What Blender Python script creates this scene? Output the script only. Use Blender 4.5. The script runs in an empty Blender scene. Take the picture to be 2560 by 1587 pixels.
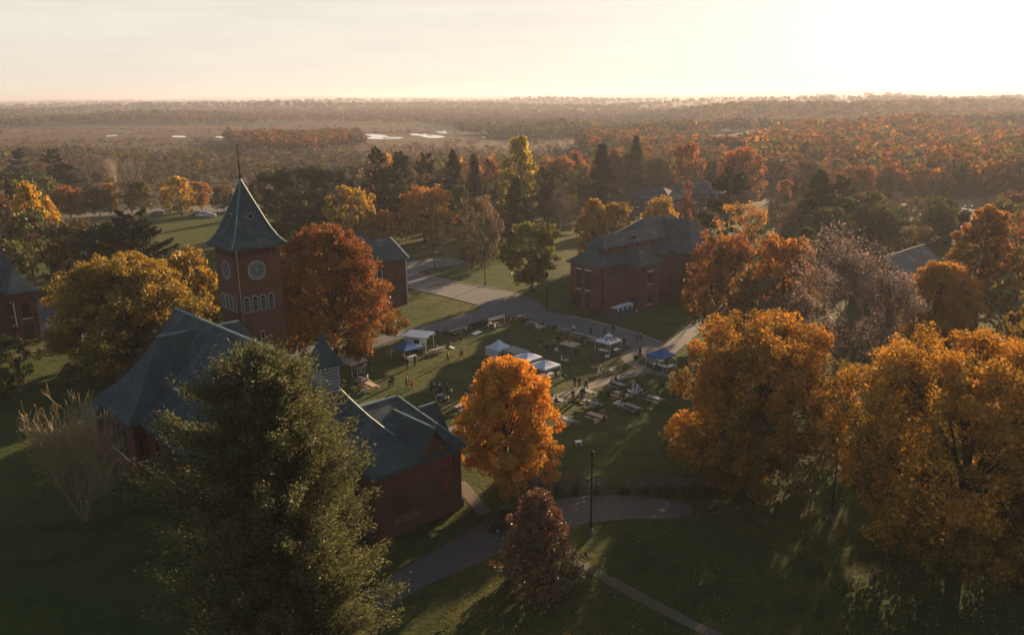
import bpy, math, random
import numpy as np
from mathutils import Vector, Matrix
from mathutils.geometry import tessellate_polygon
scene = bpy.context.scene
COL = scene.collection
PI = math.pi
rng = np.random.default_rng(7)
random.seed(7)

# ---------------------------------------------------------------- camera model (a drone 40 m up)
F = 2050.0; CAMH = 40.0; HORIZ = 239.0
PITCH = math.atan((793.5 - HORIZ) / F); ROLL = math.radians(0.6)
cp, sp = math.cos(PITCH), math.sin(PITCH)
FW = np.array([0, cp, -sp]); R0 = np.array([1., 0, 0]); U0 = np.array([0, sp, cp])
RT = R0 * math.cos(ROLL) - U0 * math.sin(ROLL); UP = U0 * math.cos(ROLL) + R0 * math.sin(ROLL)
CP = np.array([0, 0, CAMH])

def ray(x, y): return FW + RT * ((x - 1280) / F) - UP * ((y - 793.5) / F)
def G(x, y, z=0.0):
    d = ray(x, y); return CP + d * ((z - CAMH) / d[2])
def PX(q):
    v = np.asarray(q, float) - CP; zc = v @ FW
    return 1280 + F * (v @ RT) / zc, 793.5 - F * (v @ UP) / zc
def depth(q): return float((np.asarray(q, float) - CP) @ FW)
def top_z(g, y):
    lo, hi = -5., 150.
    for _ in range(50):
        m = (lo + hi) / 2
        if PX((g[0], g[1], m))[1] > y: lo = m
        else: hi = m
    return lo
GA = math.radians(-47)                       # the campus grid
E1 = np.array([math.cos(GA), math.sin(GA)]); E2 = np.array([-E1[1], E1[0]])
def W(s, t): return s * E1 + t * E2

# ---------------------------------------------------------------- node helpers
def new_mat(name):
    m = bpy.data.materials.new(name); m.use_nodes = True
    nt = m.node_tree; nt.nodes.clear()
    out = nt.nodes.new('ShaderNodeOutputMaterial')
    return m, nt, out
def N(nt, typ, **kw):
    n = nt.nodes.new(typ)
    for k, v in kw.items():
        if k in n.inputs: n.inputs[k].default_value = v
        else: setattr(n, k, v)
    return n
def rgba(c): return (c[0], c[1], c[2], 1.0)
def mixc(nt, a, b, fac):
    n = nt.nodes.new('ShaderNodeMix'); n.data_type = 'RGBA'
    for sock, v in ((n.inputs[0], fac), (n.inputs[6], a), (n.inputs[7], b)):
        if hasattr(v, 'is_linked'): nt.links.new(v, sock)
        else: sock.default_value = rgba(v) if isinstance(v, (tuple, list)) else v
    return n.outputs[2]
def ramp(nt, val, p0, p1):
    n = nt.nodes.new('ShaderNodeMapRange'); n.clamp = True
    nt.links.new(val, n.inputs[0]); n.inputs[1].default_value = p0; n.inputs[2].default_value = p1
    return n.outputs[0]
def noise(nt, scale, detail=4, coord='Object', rough=.55):
    tc = nt.nodes.new('ShaderNodeTexCoord'); n = nt.nodes.new('ShaderNodeTexNoise')
    nt.links.new(tc.outputs[coord], n.inputs['Vector'])
    n.inputs['Scale'].default_value = scale; n.inputs['Detail'].default_value = detail
    n.inputs['Roughness'].default_value = rough
    return n.outputs[0]
def bump(nt, val, strength, dist):
    b = nt.nodes.new('ShaderNodeBump'); nt.links.new(val, b.inputs['Height'])
    b.inputs['Strength'].default_value = strength; b.inputs['Distance'].default_value = dist
    return b.outputs[0]
def finish(m, nt, out, color, rough=.8, normal=None, spec=.3, metal=0.):
    b = nt.nodes.new('ShaderNodeBsdfPrincipled')
    if hasattr(color, 'is_linked'): nt.links.new(color, b.inputs['Base Color'])
    else: b.inputs['Base Color'].default_value = rgba(color)
    b.inputs['Roughness'].default_value = rough
    b.inputs['Specular IOR Level'].default_value = spec
    b.inputs['Metallic'].default_value = metal
    if normal is not None: nt.links.new(normal, b.inputs['Normal'])
    nt.links.new(b.outputs[0], out.inputs[0])
    return m
MATS = {}
def plain(name, c, rough=.7, spec=.3, metal=0., vary=.18, scale=1.5):
    if name in MATS: return MATS[name]
    m, nt, out = new_mat(name)
    n = noise(nt, scale, 5)
    col = mixc(nt, tuple(x * (1 - vary) for x in c), tuple(min(1, x * (1 + vary)) for x in c), ramp(nt, n, .3, .7))
    MATS[name] = finish(m, nt, out, col, rough, None, spec, metal)
    return MATS[name]
def tinted(name, rough=.8, vary=.2, scale=6., spec=.2):
    """colour comes from the object's own colour"""
    m, nt, out = new_mat(name)
    oi = nt.nodes.new('ShaderNodeObjectInfo'); n = noise(nt, scale, 3)
    dark = nt.nodes.new('ShaderNodeMix'); dark.data_type = 'RGBA'; dark.blend_type = 'MULTIPLY'
    dark.inputs[0].default_value = 1; nt.links.new(oi.outputs['Color'], dark.inputs[6])
    nt.links.new(mixc(nt, (1 - vary,) * 3, (1 + vary,) * 3, ramp(nt, n, .3, .7)), dark.inputs[7])
    return finish(m, nt, out, dark.outputs[2], rough, None, spec)

def brick_mat(name, c1, c2, mortar, scale=1.0):
    m, nt, out = new_mat(name)
    uv = nt.nodes.new('ShaderNodeTexCoord')
    b = nt.nodes.new('ShaderNodeTexBrick'); nt.links.new(uv.outputs['UV'], b.inputs['Vector'])
    b.inputs['Scale'].default_value = scale; b.inputs['Color1'].default_value = rgba(c1); b.inputs['Color2'].default_value = rgba(c2)
    b.inputs['Mortar'].default_value = rgba(mortar); b.inputs['Mortar Size'].default_value = .012
    b.inputs['Brick Width'].default_value = .24; b.inputs['Row Height'].default_value = .08
    n = noise(nt, .35, 6); n2 = noise(nt, 3., 4)
    col = mixc(nt, b.outputs[0], tuple(x * .55 for x in c1), ramp(nt, n, .45, .75))
    col = mixc(nt, col, tuple(min(1, x * 1.35) for x in c2), ramp(nt, n2, .62, .85))
    return finish(m, nt, out, col, .9, bump(nt, b.outputs[1], -.3, .01), .15)
def slate_mat(name, c1, c2, row=.28):
    m, nt, out = new_mat(name)
    uv = nt.nodes.new('ShaderNodeTexCoord')
    b = nt.nodes.new('ShaderNodeTexBrick'); nt.links.new(uv.outputs['UV'], b.inputs['Vector'])
    b.inputs['Scale'].default_value = 1.; b.inputs['Color1'].default_value = rgba(c1); b.inputs['Color2'].default_value = rgba(c2)
    b.inputs['Mortar'].default_value = rgba(tuple(x * .3 for x in c1)); b.inputs['Mortar Size'].default_value = .03
    b.inputs['Brick Width'].default_value = .42; b.inputs['Row Height'].default_value = row
    n = noise(nt, .5, 6); n2 = noise(nt, 2.2, 5)
    col = mixc(nt, b.outputs[0], (c1[0] * 1.6, c1[1] * 1.35, c1[2] * 1.1), ramp(nt, n, .5, .72))
    col = mixc(nt, col, tuple(x * .4 for x in c2), ramp(nt, n2, .55, .78))
    col = mixc(nt, col, (c1[0] * .8, c1[1] * 1.0, c1[2] * .75), ramp(nt, noise(nt, .16, 3), .5, .7))
    return finish(m, nt, out, col, .8, bump(nt, b.outputs[1], -.5, .03), .12)

# ---------------------------------------------------------------- mesh helpers
class MB:
    def __init__(s): s.v = []; s.f = []
    def poly(s, pts):
        i = len(s.v); s.v += [tuple(map(float, p)) for p in pts]; s.f.append(list(range(i, i + len(pts)))); return s
    def box(s, x0, x1, y0, y1, z0, z1):
        a = [(x0,y0,z0),(x1,y0,z0),(x1,y1,z0),(x0,y1,z0),(x0,y0,z1),(x1,y0,z1),(x1,y1,z1),(x0,y1,z1)]
        for q in ((0,3,2,1),(4,5,6,7),(0,1,5,4),(1,2,6,5),(2,3,7,6),(3,0,4,7)): s.poly([a[k] for k in q])
        return s
    def hexa(s, a):   # 8 corners: bottom 4 then top 4
        for q in ((0,3,2,1),(4,5,6,7),(0,1,5,4),(1,2,6,5),(2,3,7,6),(3,0,4,7)): s.poly([a[k] for k in q])
        return s
    def bar(s, p, q, w, h=None):
        """rectangular bar between two points"""
        h = h or w; p = Vector(p); q = Vector(q); d = (q - p).normalized()
        u = d.cross(Vector((0, 0, 1)));
        if u.length < 1e-3: u = Vector((1, 0, 0))
        u.normalize(); v = u.cross(d).normalized()
        c = lambda o, a, b: tuple(o + u * (a * w / 2) + v * (b * h / 2))
        return s.hexa([c(p,-1,-1),c(p,1,-1),c(q,1,-1),c(q,-1,-1),c(p,-1,1),c(p,1,1),c(q,1,1),c(q,-1,1)])
    def prism(s, pts, z0, z1):
        n = len(pts)
        s.poly([(p[0], p[1], z1) for p in pts]); s.poly([(p[0], p[1], z0) for p in reversed(pts)])
        for i in range(n):
            a, b = pts[i], pts[(i + 1) % n]
            s.poly([(a[0],a[1],z0),(b[0],b[1],z0),(b[0],b[1],z1),(a[0],a[1],z1)])
        return s
    def tube(s, p, q, r0, r1=None, n=8, cap=True):
        r1 = r0 if r1 is None else r1; p = Vector(p); q = Vector(q); d = (q - p).normalized()
        u = d.orthogonal().normalized(); v = d.cross(u)
        A = [p + (u * math.cos(2*PI*k/n) + v * math.sin(2*PI*k/n)) * r0 for k in range(n)]
        B = [q + (u * math.cos(2*PI*k/n) + v * math.sin(2*PI*k/n)) * r1 for k in range(n)]
        for k in range(n): s.poly([A[k], A[(k+1)%n], B[(k+1)%n], B[k]])
        if cap: s.poly(B); s.poly(A[::-1])
        return s
    def build(s, name, mat, parent=None, smooth=False):
        me = bpy.data.meshes.new(name); me.from_pydata(s.v, [], s.f)
        uvl = me.uv_layers.new(name='UVMap'); uvs = np.zeros(len(me.loops) * 2)
        k = 0
        for f in s.f:
            P = [Vector(s.v[i]) for i in f]
            nrm = Vector((0, 0, 0))
            for i in range(len(P)):
                a, b = P[i], P[(i + 1) % len(P)]
                nrm += Vector(((a.y-b.y)*(a.z+b.z), (a.z-b.z)*(a.x+b.x), (a.x-b.x)*(a.y+b.y)))
            if nrm.length < 1e-9: nrm = Vector((0, 0, 1))
            nrm.normalize(); u = Vector((0, 0, 1)).cross(nrm)
            if u.length < 1e-3: u = Vector((1, 0, 0))
            u.normalize(); v = nrm.cross(u)
            for p in P: uvs[k] = p.dot(u); uvs[k+1] = p.dot(v); k += 2
        uvl.data.foreach_set('uv', uvs)
        if smooth: me.polygons.foreach_set('use_smooth', [True] * len(me.polygons))
        me.materials.append(mat); me.update()
        return link(name, me, parent)
def link(name, me, parent=None):
    o = bpy.data.objects.new(name, me); COL.objects.link(o)
    if parent is not None: o.parent = parent
    return o
def tag(o, label=None, cat=None, group=None, kind=None):
    if label: o['label'] = label
    if cat: o['category'] = cat
    if group: o['group'] = group
    if kind: o['kind'] = kind
    return o
def thing(name, label, cat, loc=(0, 0, 0), rz=0., group=None):
    o = bpy.data.objects.new(name, None); COL.objects.link(o); o.empty_display_size = .3
    o.location = loc; o.rotation_euler = (0, 0, rz)
    return tag(o, label, cat, group)
def copy_tree(o, parent=None):
    c = o.copy(); COL.objects.link(c)
    if parent is not None: c.parent = parent
    for ch in list(o.children): copy_tree(ch, c)
    return c
def np_mesh(name, V, Q, mat, attrs=None, smooth=False):
    me = bpy.data.meshes.new(name); V = np.ascontiguousarray(V, np.float32); Q = np.ascontiguousarray(Q, np.int32)
    k = Q.shape[1]
    me.vertices.add(len(V)); me.vertices.foreach_set('co', V.ravel())
    me.loops.add(Q.size); me.loops.foreach_set('vertex_index', Q.ravel())
    me.polygons.add(len(Q)); me.polygons.foreach_set('loop_start', np.arange(0, Q.size, k, dtype=np.int32))
    if smooth: me.polygons.foreach_set('use_smooth', np.ones(len(Q), bool))
    for n, a in (attrs or {}).items():
        if a.ndim == 1:
            at = me.attributes.new(n, 'FLOAT', 'FACE'); at.data.foreach_set('value', a.astype(np.float32))
        else:
            at = me.attributes.new(n, 'FLOAT_COLOR', 'FACE')
            at.data.foreach_set('color', np.c_[a, np.ones(len(a))].astype(np.float32).ravel())
    me.materials.append(mat); me.update(calc_edges=True)
    return me
def sheet(name, pts, z, mat, subdiv=0.):
    """flat ground sheet from 2-D points"""
    P = [Vector((p[0], p[1], 0)) for p in pts]
    tri = tessellate_polygon([P])
    me = bpy.data.meshes.new(name); fs = []
    for t in tri:
        a, b, c = [P[i] for i in t]
        if (b - a).cross(c - a).z < 0: t = (t[0], t[2], t[1])
        fs.append(t)
    me.from_pydata([(p.x, p.y, z) for p in P], [], fs); me.materials.append(mat); me.update()
    o = link(name, me); return tag(o, kind='structure')
def smooth_poly(pts, it=2, closed=True):
    P = [np.array(p[:2], float) for p in pts]
    for _ in range(it):
        Q = []
        n = len(P)
        for i in range(n if closed else n - 1):
            a, b = P[i], P[(i + 1) % n]; Q += [a * .75 + b * .25, a * .25 + b * .75]
        if not closed: Q = [P[0]] + Q + [P[-1]]
        P = Q
    return P
def px_sheet(name, px, z, mat, it=2):
    return sheet(name, smooth_poly([G(x, y) for x, y in px], it), z, mat)
def ribbon(name, px, width, z, mat, it=2):
    P = smooth_poly([G(x, y) for x, y in px], it, False); n = len(P); L = []; R = []
    for i in range(n):
        d = P[min(i + 1, n - 1)] - P[max(i - 1, 0)]; d = d / np.linalg.norm(d); nrm = np.array([-d[1], d[0]])
        w = width / 2 * (1 + .06 * math.sin(i * 1.7) + .05 * math.sin(i * .7 + 1))
        L.append(P[i] + nrm * w); R.append(P[i] - nrm * w)
    me = bpy.data.meshes.new(name)
    me.from_pydata([(p[0], p[1], z) for p in L + R], [], [(n + i, n + i + 1, i + 1, i) for i in range(n - 1)])
    me.materials.append(mat); me.update()
    return tag(link(name, me), kind='structure')
# ---------------------------------------------------------------- light, sky, camera, air
SUN_AZ, SUN_EL = math.radians(30), math.radians(11.7)
SD = Vector((math.sin(SUN_AZ) * math.cos(SUN_EL), math.cos(SUN_AZ) * math.cos(SUN_EL), math.sin(SUN_EL)))
SKY_STRENGTH, SUN_STRENGTH, EXPOSURE = .05, 5.0, 1.58
wd = bpy.data.worlds.new('World'); scene.world = wd; wd.use_nodes = True
nt = wd.node_tree; bg = nt.nodes['Background']
sky = nt.nodes.new('ShaderNodeTexSky'); sky.sky_type = 'NISHITA'; sky.sun_disc = False
sky.sun_elevation = SUN_EL; sky.sun_rotation = SUN_AZ
sky.altitude = 60; sky.air_density = 1.0; sky.dust_density = 2.2; sky.ozone_density = 1.0
# hazy cream bank low over the horizon with faint streaks of high cloud; the zenith stays clear blue
tc = nt.nodes.new('ShaderNodeTexCoord'); mp = nt.nodes.new('ShaderNodeMapping'); nt.links.new(tc.outputs['Generated'], mp.inputs[0])
mp.inputs['Scale'].default_value = (2.0, 2.0, 26)
cn = N(nt, 'ShaderNodeTexNoise', Scale=2.6, Detail=8, Roughness=.62); nt.links.new(mp.outputs[0], cn.inputs['Vector'])
sx = nt.nodes.new('ShaderNodeSeparateXYZ'); nt.links.new(tc.outputs['Generated'], sx.inputs[0])
bw = nt.nodes.new('ShaderNodeRGBToBW'); nt.links.new(sky.outputs[0], bw.inputs[0])
bank = mixc(nt, (5.75, 5.42, 4.55), (5.3, 5.08, 4.5), ramp(nt, sx.outputs[2], .0, .13))
st = nt.nodes.new('ShaderNodeMix'); st.data_type = 'RGBA'; st.blend_type = 'MULTIPLY'; st.inputs[0].default_value = 1
nt.links.new(bank, st.inputs[6]); nt.links.new(mixc(nt, (.955, .955, .965), (1.05, 1.045, 1.03), ramp(nt, cn.outputs[0], .35, .68)), st.inputs[7])
ad = nt.nodes.new('ShaderNodeMix'); ad.data_type = 'RGBA'; ad.blend_type = 'ADD'; ad.inputs[0].default_value = .05
nt.links.new(st.outputs[2], ad.inputs[6]); nt.links.new(bw.outputs[0], ad.inputs[7])
nt.links.new(mixc(nt, ad.outputs[2], sky.outputs[0], ramp(nt, sx.outputs[2], .10, .38)), bg.inputs['Color'])
bg.inputs['Strength'].default_value = SKY_STRENGTH
sl = bpy.data.lights.new('sun', 'SUN'); sl.energy = SUN_STRENGTH; sl.angle = math.radians(.5); sl.color = (1, .69, .40)
so = bpy.data.objects.new('sun', sl); COL.objects.link(so); so.location = (300, 500, 200)
so.rotation_euler = SD.to_track_quat('Z', 'Y').to_euler()
cam = bpy.data.cameras.new('camera'); co = bpy.data.objects.new('camera', cam); COL.objects.link(co); scene.camera = co
cam.sensor_width = 36; cam.lens = F * 36 / 2560; cam.clip_end = 60000; cam.clip_start = .5
M = Matrix((RT, UP, -FW)).transposed().to_4x4(); M.translation = Vector(CP); co.matrix_world = M
vs = scene.view_settings; vs.view_transform = 'Standard'; vs.look = 'None'; vs.exposure = EXPOSURE; vs.gamma = 1; vs.use_curve_mapping = False
scene.render.resolution_x = 1024; scene.render.resolution_y = 634
cy = scene.cycles; cy.use_denoising = True; cy.max_bounces = 6; cy.transparent_max_bounces = 4; cy.diffuse_bounces = 3; cy.transmission_bounces = 4; cy.volume_bounces = 0
cy.caustics_reflective = False; cy.caustics_refractive = False; cy.sample_clamp_indirect = 4
HAZE = 1.6e-4
m, nt, out = new_mat('haze'); pv = nt.nodes.new('ShaderNodeVolumePrincipled')
pv.inputs['Color'].default_value = (.55, .57, .66, 1); pv.inputs['Density'].default_value = HAZE; pv.inputs['Anisotropy'].default_value = .32
nt.links.new(pv.outputs[0], out.inputs['Volume'])
hz = MB().box(-15500, 15500, -300, 27000, -1.5, 100).build('haze', m); tag(hz, kind='stuff')

# ---------------------------------------------------------------- ground
def ground_mat():
    m, nt, out = new_mat('ground')
    n1 = noise(nt, .006, 6); n2 = noise(nt, .05, 5); n3 = noise(nt, .9, 4)
    c = mixc(nt, (.055, .045, .022), (.085, .06, .032), ramp(nt, n1, .35, .65))
    c = mixc(nt, c, (.04, .042, .02), ramp(nt, n2, .5, .8))
    n6 = noise(nt, .0016, 6); c = mixc(nt, c, (.05, .045, .032), ramp(nt, n6, .42, .6))
    return finish(m, nt, out, c, .95, bump(nt, n3, .5, .3), .05)
def lawn_mat():
    m, nt, out = new_mat('lawn_grass')
    n1 = noise(nt, .03, 5); n2 = noise(nt, .22, 6, rough=.7); n3 = noise(nt, 2.2, 6, rough=.7); n4 = noise(nt, .7, 4); n5 = noise(nt, .011, 4)
    c = mixc(nt, (.050, .080, .020), (.105, .098, .030), ramp(nt, n1, .35, .7))
    c = mixc(nt, c, (.155, .110, .042), ramp(nt, n5, .56, .8))
    c = mixc(nt, c, (.026, .050, .016), ramp(nt, n2, .46, .72))
    c = mixc(nt, c, (.150, .122, .046), ramp(nt, n3, .58, .85))
    mx = nt.nodes.new('ShaderNodeMath'); mx.operation = 'ADD'; nt.links.new(n3, mx.inputs[0]); nt.links.new(n4, mx.inputs[1])
    return finish(m, nt, out, c, .95, bump(nt, mx.outputs[0], 1., .45), .05)
def asphalt_mat(name, a, b, spots):
    m, nt, out = new_mat(name)
    n1 = noise(nt, .08, 6); n2 = noise(nt, .7, 5); n3 = noise(nt, 8, 3)
    c = mixc(nt, a, b, ramp(nt, n1, .35, .7)); c = mixc(nt, c, spots, ramp(nt, n2, .6, .85))
    return finish(m, nt, out, c, .9, bump(nt, n3, .3, .02), .2)
M_GROUND, M_LAWN = ground_mat(), lawn_mat()
M_ROAD = asphalt_mat('asphalt', (.098, .10, .105), (.135, .134, .13), (.07, .071, .074))
M_DRIVE = asphalt_mat('worn_drive', (.088, .08, .07), (.115, .105, .092), (.06, .055, .045))
M_PATH = asphalt_mat('path_gravel', (.15, .13, .11), (.19, .165, .14), (.11, .1, .085))
M_DIRT = asphalt_mat('worn_dirt', (.1, .085, .055), (.13, .11, .07), (.07, .07, .035))
M_KERB = plain('kerb_stone', (.3, .28, .25), .9)
# one sheet to the horizon, rising into low hills far away
radii = np.r_[.05, 15, 40, 80, 140, 220, 330, 420, np.geomspace(500, 6200, 44), np.linspace(6700, 26500, 30)]
def terrain(x, y):
    """low wooded hills; the campus and the river marsh stay level"""
    x, y = np.asarray(x, float), np.asarray(y, float); r = np.hypot(x, y); az = np.arctan2(x, y)
    a = np.clip((r - 1350) / 900, 0, 1) * 15 + np.clip((az - .12) / .14, 0, 1) * np.clip((r - 480) / 700, 0, 1) * (1 - np.clip((r - 1350) / 900, 0, 1)) * 11
    n = np.sin(11.5 * np.log(r + 1) + 1.6 * np.sin(az * 7 + .5) + .9 * np.sin(az * 19)) + .35 * np.sin(x / 230 + 1.7 * np.sin(y / 410))
    far = np.clip((r - 5200) / 8000, 0, 1) ** 1.2 * (44 + 12 * np.sin(az * 9 + 1.3) * np.sin(r / 2900) + 8 * np.sin(az * 23 + r / 1900) + 4 * np.sin(az * 51 + .7) + 26 * np.clip(az, -.3, .6))
    return np.clip(n, 0, 2) * a * (r < 9000) * np.clip((9000 - r) / 2500, 0, 1) + np.maximum(far, 0)
na = 360; th = np.linspace(0, 2 * PI, na, endpoint=False)
rr, tt = np.meshgrid(radii, th, indexing='ij'); X, Y = rr * np.sin(tt), rr * np.cos(tt)
Z = terrain(X, Y) * (Y > 0)
okx = (np.abs(X) < 15200) & (Y < 26800) & (Y > -280)
X = np.clip(X, -15200, 15200); Y = np.clip(Y, -280, 26800)
V = np.c_[X.ravel(), Y.ravel(), Z.ravel()]
i = np.arange(len(radii) - 1)[:, None] * na; j = np.arange(na)[None, :]; j2 = (j + 1) % na
Q = np.stack([i + j, i + na + j, i + na + j2, i + j2], -1).reshape(-1, 4)
Q = Q[:, ::-1]
g = link('ground', np_mesh('ground', V, Q, M_GROUND)); tag(g, kind='structure')
px_sheet('lawn', [(-900, 1587), (-700, 900), (-420, 640), (-60, 540), (300, 528), (620, 500), (700, 500), (1300, 545), (1500, 545), (1900, 520), (2200, 505), (2500, 500), (2900, 560), (3300, 900), (3600, 1587), (3000, 2400), (-400, 2400)], .012, M_LAWN, 1)
# meadow beyond the drive and the sunlit hay field
M_HAY = asphalt_mat('dry_field', (.125, .09, .042), (.155, .11, .05), (.08, .07, .034))
px_sheet('field', [(470, 480), (560, 474), (700, 466), (720, 476), (600, 488), (480, 492)], .03, M_HAY)
px_sheet('field', [(2200, 512), (2440, 496), (2600, 498), (2620, 530), (2300, 560), (2180, 545)], .03, M_HAY)
def marsh_mat():
    m, nt, out = new_mat('marsh_grass')
    tc = nt.nodes.new('ShaderNodeTexCoord'); mp = nt.nodes.new('ShaderNodeMapping'); nt.links.new(tc.outputs['Object'], mp.inputs[0]); mp.inputs['Scale'].default_value = (.35, 1.5, 1)
    def nz(sc, d):
        n = N(nt, 'ShaderNodeTexNoise', Scale=sc, Detail=d, Roughness=.6); nt.links.new(mp.outputs[0], n.inputs['Vector']); return n.outputs[0]
    c = mixc(nt, (.075, .046, .026), (.125, .08, .044), ramp(nt, nz(.006, 6), .38, .62)); c = mixc(nt, c, (.034, .030, .018), ramp(nt, nz(.022, 6), .5, .66)); c = mixc(nt, c, (.15, .105, .06), ramp(nt, nz(.05, 5), .6, .75))
    return finish(m, nt, out, c, .95, bump(nt, nz(.2, 5), 1., 1.2), .05)
M_MARSH = marsh_mat(); 
px_sheet('marsh', [(-300, 333), (60, 318), (300, 313), (700, 309), (1050, 309), (1130, 322), (1280, 338), (1400, 335), (1560, 345), (1450, 366), (1480, 390), (1250, 412), (900, 414), (600, 405), (300, 400), (-100, 390), (-400, 360)], .25, M_MARSH)
px_sheet('marsh', [(1850, 341), (1920, 339), (1990, 346), (1900, 352)], .25, M_MARSH)
m, nt, out = new_mat('river_water'); M_WATER = finish(m, nt, out, (.02, .025, .03), .06, bump(nt, noise(nt, .15, 2), .03, .1), .5)
RIVERS = ([(262, 319), (285, 319.5), (282, 323.5), (262, 322)], [(296, 321.5), (340, 325), (338, 328.5), (300, 325)], [(266, 340), (292, 337.5), (296, 341.5), (264, 344)],
          [(306, 329.5), (328, 330.5), (326, 333.5), (304, 333)], [(428, 340.5), (466, 341), (464, 345.5), (430, 345)], [(532, 342), (582, 342.5), (580, 347.5), (548, 347)], [(372, 326), (380, 326), (380, 328), (372, 328)],
          [(899, 336.5), (935, 337), (960, 339), (972, 343.5), (960, 347), (1000, 347.2), (1000, 349.4), (938, 350), (908, 347.5), (934, 343)], [(956, 344.5), (1008, 344), (1006, 348), (958, 348.5)],
          [(1018, 336), (1062, 335.5), (1070, 338), (1102, 340.5), (1116, 344), (1094, 347.5), (1066, 346.5), (1046, 340.5), (1022, 340)],
          [(1094, 327.5), (1122, 325.5), (1126, 333), (1104, 336), (1090, 332)], [(1204, 343), (1240, 345), (1290, 347), (1290, 352), (1244, 350.5), (1208, 348)])
for q in RIVERS:
    px_sheet('river', q, .5, M_WATER, 1)

# roads and paths
px_sheet('road', [(1000, 662), (1030, 649), (1180, 645), (1186, 661), (1116, 664), (1060, 674), (1040, 684), (1060, 690), (1154, 708), (1250, 724), (1300, 734), (1345, 752), (1367, 778), (1426, 790), (1490, 803),
                  (1580, 829), (1660, 858), (1680, 850), (1742, 796), (1800, 760), (1830, 770), (1790, 800), (1740, 838), (1690, 880), (1655, 905), (1625, 915), (1600, 878), (1560, 860), (1476, 843), (1380, 816),
                  (1335, 802), (1280, 793), (1220, 803), (1178, 812), (1114, 826), (1040, 841), (976, 852), (919, 873), (860, 893), (700, 920), (560, 902), (420, 868), (250, 838), (190, 846), (105, 856), (-60, 880), (-120, 800),
                  (88, 757), (220, 738), (300, 752), (480, 810), (640, 860), (820, 868), (930, 846), (1019, 824), (1088, 805), (1177, 782), (1206, 771), (1195, 762), (1118, 741), (1074, 732), (1020, 718), (960, 700)], .03, M_ROAD, 1)
px_sheet('road', [(-80, 566), (149, 540), (330, 526), (470, 517), (560, 512), (760, 500), (760, 508), (560, 533), (420, 531), (321, 536), (149, 549), (-80, 582)], .03, M_ROAD, 1)
px_sheet('road', [(860, 1520), (986, 1434), (1057, 1394), (1164, 1330), (1214, 1306), (1300, 1268), (1382, 1252), (1446, 1240), (1541, 1237), (1637, 1244), (1727, 1258), (1735, 1280), (1690, 1299), (1565, 1296), (1477, 1307), (1413, 1315),
                  (1330, 1345), (1245, 1386), (1125, 1437), (1031, 1476), (930, 1560)], .03, M_DRIVE, 2)
ribbon('path', [(1080, 1092), (1180, 1062), (1361, 1005), (1480, 964), (1560, 940), (1625, 922)], 2.1, .034, M_PATH, 1)
ribbon('path', [(1600, 872), (1572, 880), (1564, 893), (1578, 908), (1615, 925), (1660, 936), (1720, 946), (1800, 952)], 1.9, .038, M_PATH, 2)
ribbon('path', [(1146, 1206), (1180, 1244), (1214, 1284)], 1.5, .034, M_PATH, 1)
ribbon('path', [(1400, 1372), (1450, 1408), (1600, 1493), (1720, 1555), (1860, 1625)], 1.15, .034, M_DIRT, 2)
ribbon('path', [(40, 890), (69, 882), (190, 850), (260, 846)], 1.2, .042, M_PATH, 1)
ribbon('path', [(2380, 690), (2450, 700), (2620, 692)], 2.6, .034, M_DIRT, 1)
def kerb(px, h=.12, w=.28):
    P = smooth_poly([G(x, y) for x, y in px], 1, False); b = MB()
    for a, c in zip(P[:-1], P[1:]): b.bar((a[0], a[1], h / 2), (c[0], c[1], h / 2), w, h)
    return tag(b.build('kerb', M_KERB), kind='structure')
kerb([(1426, 790), (1497, 806), (1580, 829), (1652, 856)]); kerb([(1042, 685), (1154, 708), (1252, 724)]); kerb([(1022, 719), (1118, 742), (1193, 762)])
# ---------------------------------------------------------------- foliage
def leaf_mat(name, trans=.5, gloss=.06, attr_col=False):
    m, nt, out = new_mat(name)
    if attr_col:
        a = N(nt, 'ShaderNodeAttribute', attribute_name='col'); col = a.outputs['Color']
    else:
        oi = nt.nodes.new('ShaderNodeObjectInfo')
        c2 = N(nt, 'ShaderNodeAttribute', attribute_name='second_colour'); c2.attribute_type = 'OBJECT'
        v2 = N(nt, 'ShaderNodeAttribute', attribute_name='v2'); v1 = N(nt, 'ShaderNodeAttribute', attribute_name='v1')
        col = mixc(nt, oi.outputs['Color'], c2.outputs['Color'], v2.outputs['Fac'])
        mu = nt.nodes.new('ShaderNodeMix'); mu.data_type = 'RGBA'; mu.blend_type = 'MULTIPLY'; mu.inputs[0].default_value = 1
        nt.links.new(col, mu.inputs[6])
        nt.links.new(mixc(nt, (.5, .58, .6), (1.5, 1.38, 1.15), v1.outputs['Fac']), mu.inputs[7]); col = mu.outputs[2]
    d = nt.nodes.new('ShaderNodeBsdfDiffuse'); t = nt.nodes.new('ShaderNodeBsdfTranslucent')
    g = N(nt, 'ShaderNodeBsdfGlossy', Roughness=.5); g.inputs['Color'].default_value = (.9, .9, .9, 1)
    for s in (d, t): nt.links.new(col, s.inputs['Color'])
    a = N(nt, 'ShaderNodeMixShader', Fac=trans); nt.links.new(d.outputs[0], a.inputs[1]); nt.links.new(t.outputs[0], a.inputs[2])
    b = N(nt, 'ShaderNodeMixShader', Fac=gloss); nt.links.new(a.outputs[0], b.inputs[1]); nt.links.new(g.outputs[0], b.inputs[2])
    nt.links.new(b.outputs[0], out.inputs[0])
    return m
LEAF = leaf_mat('leaves', .36, .025); NEEDLE = leaf_mat('needles', .25, .015); GLOSSY = leaf_mat('glossy_leaves', .3, .07); HEMLEAF = leaf_mat('hemlock_needles', .42, .015); LEAFC = leaf_mat('woodland_leaves', .4, .0, True)
BARK = plain('bark', (.055, .042, .032), .95, .1, vary=.4, scale=6)
TWIG = tinted('twigs', .9, .25, 3.)

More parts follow.
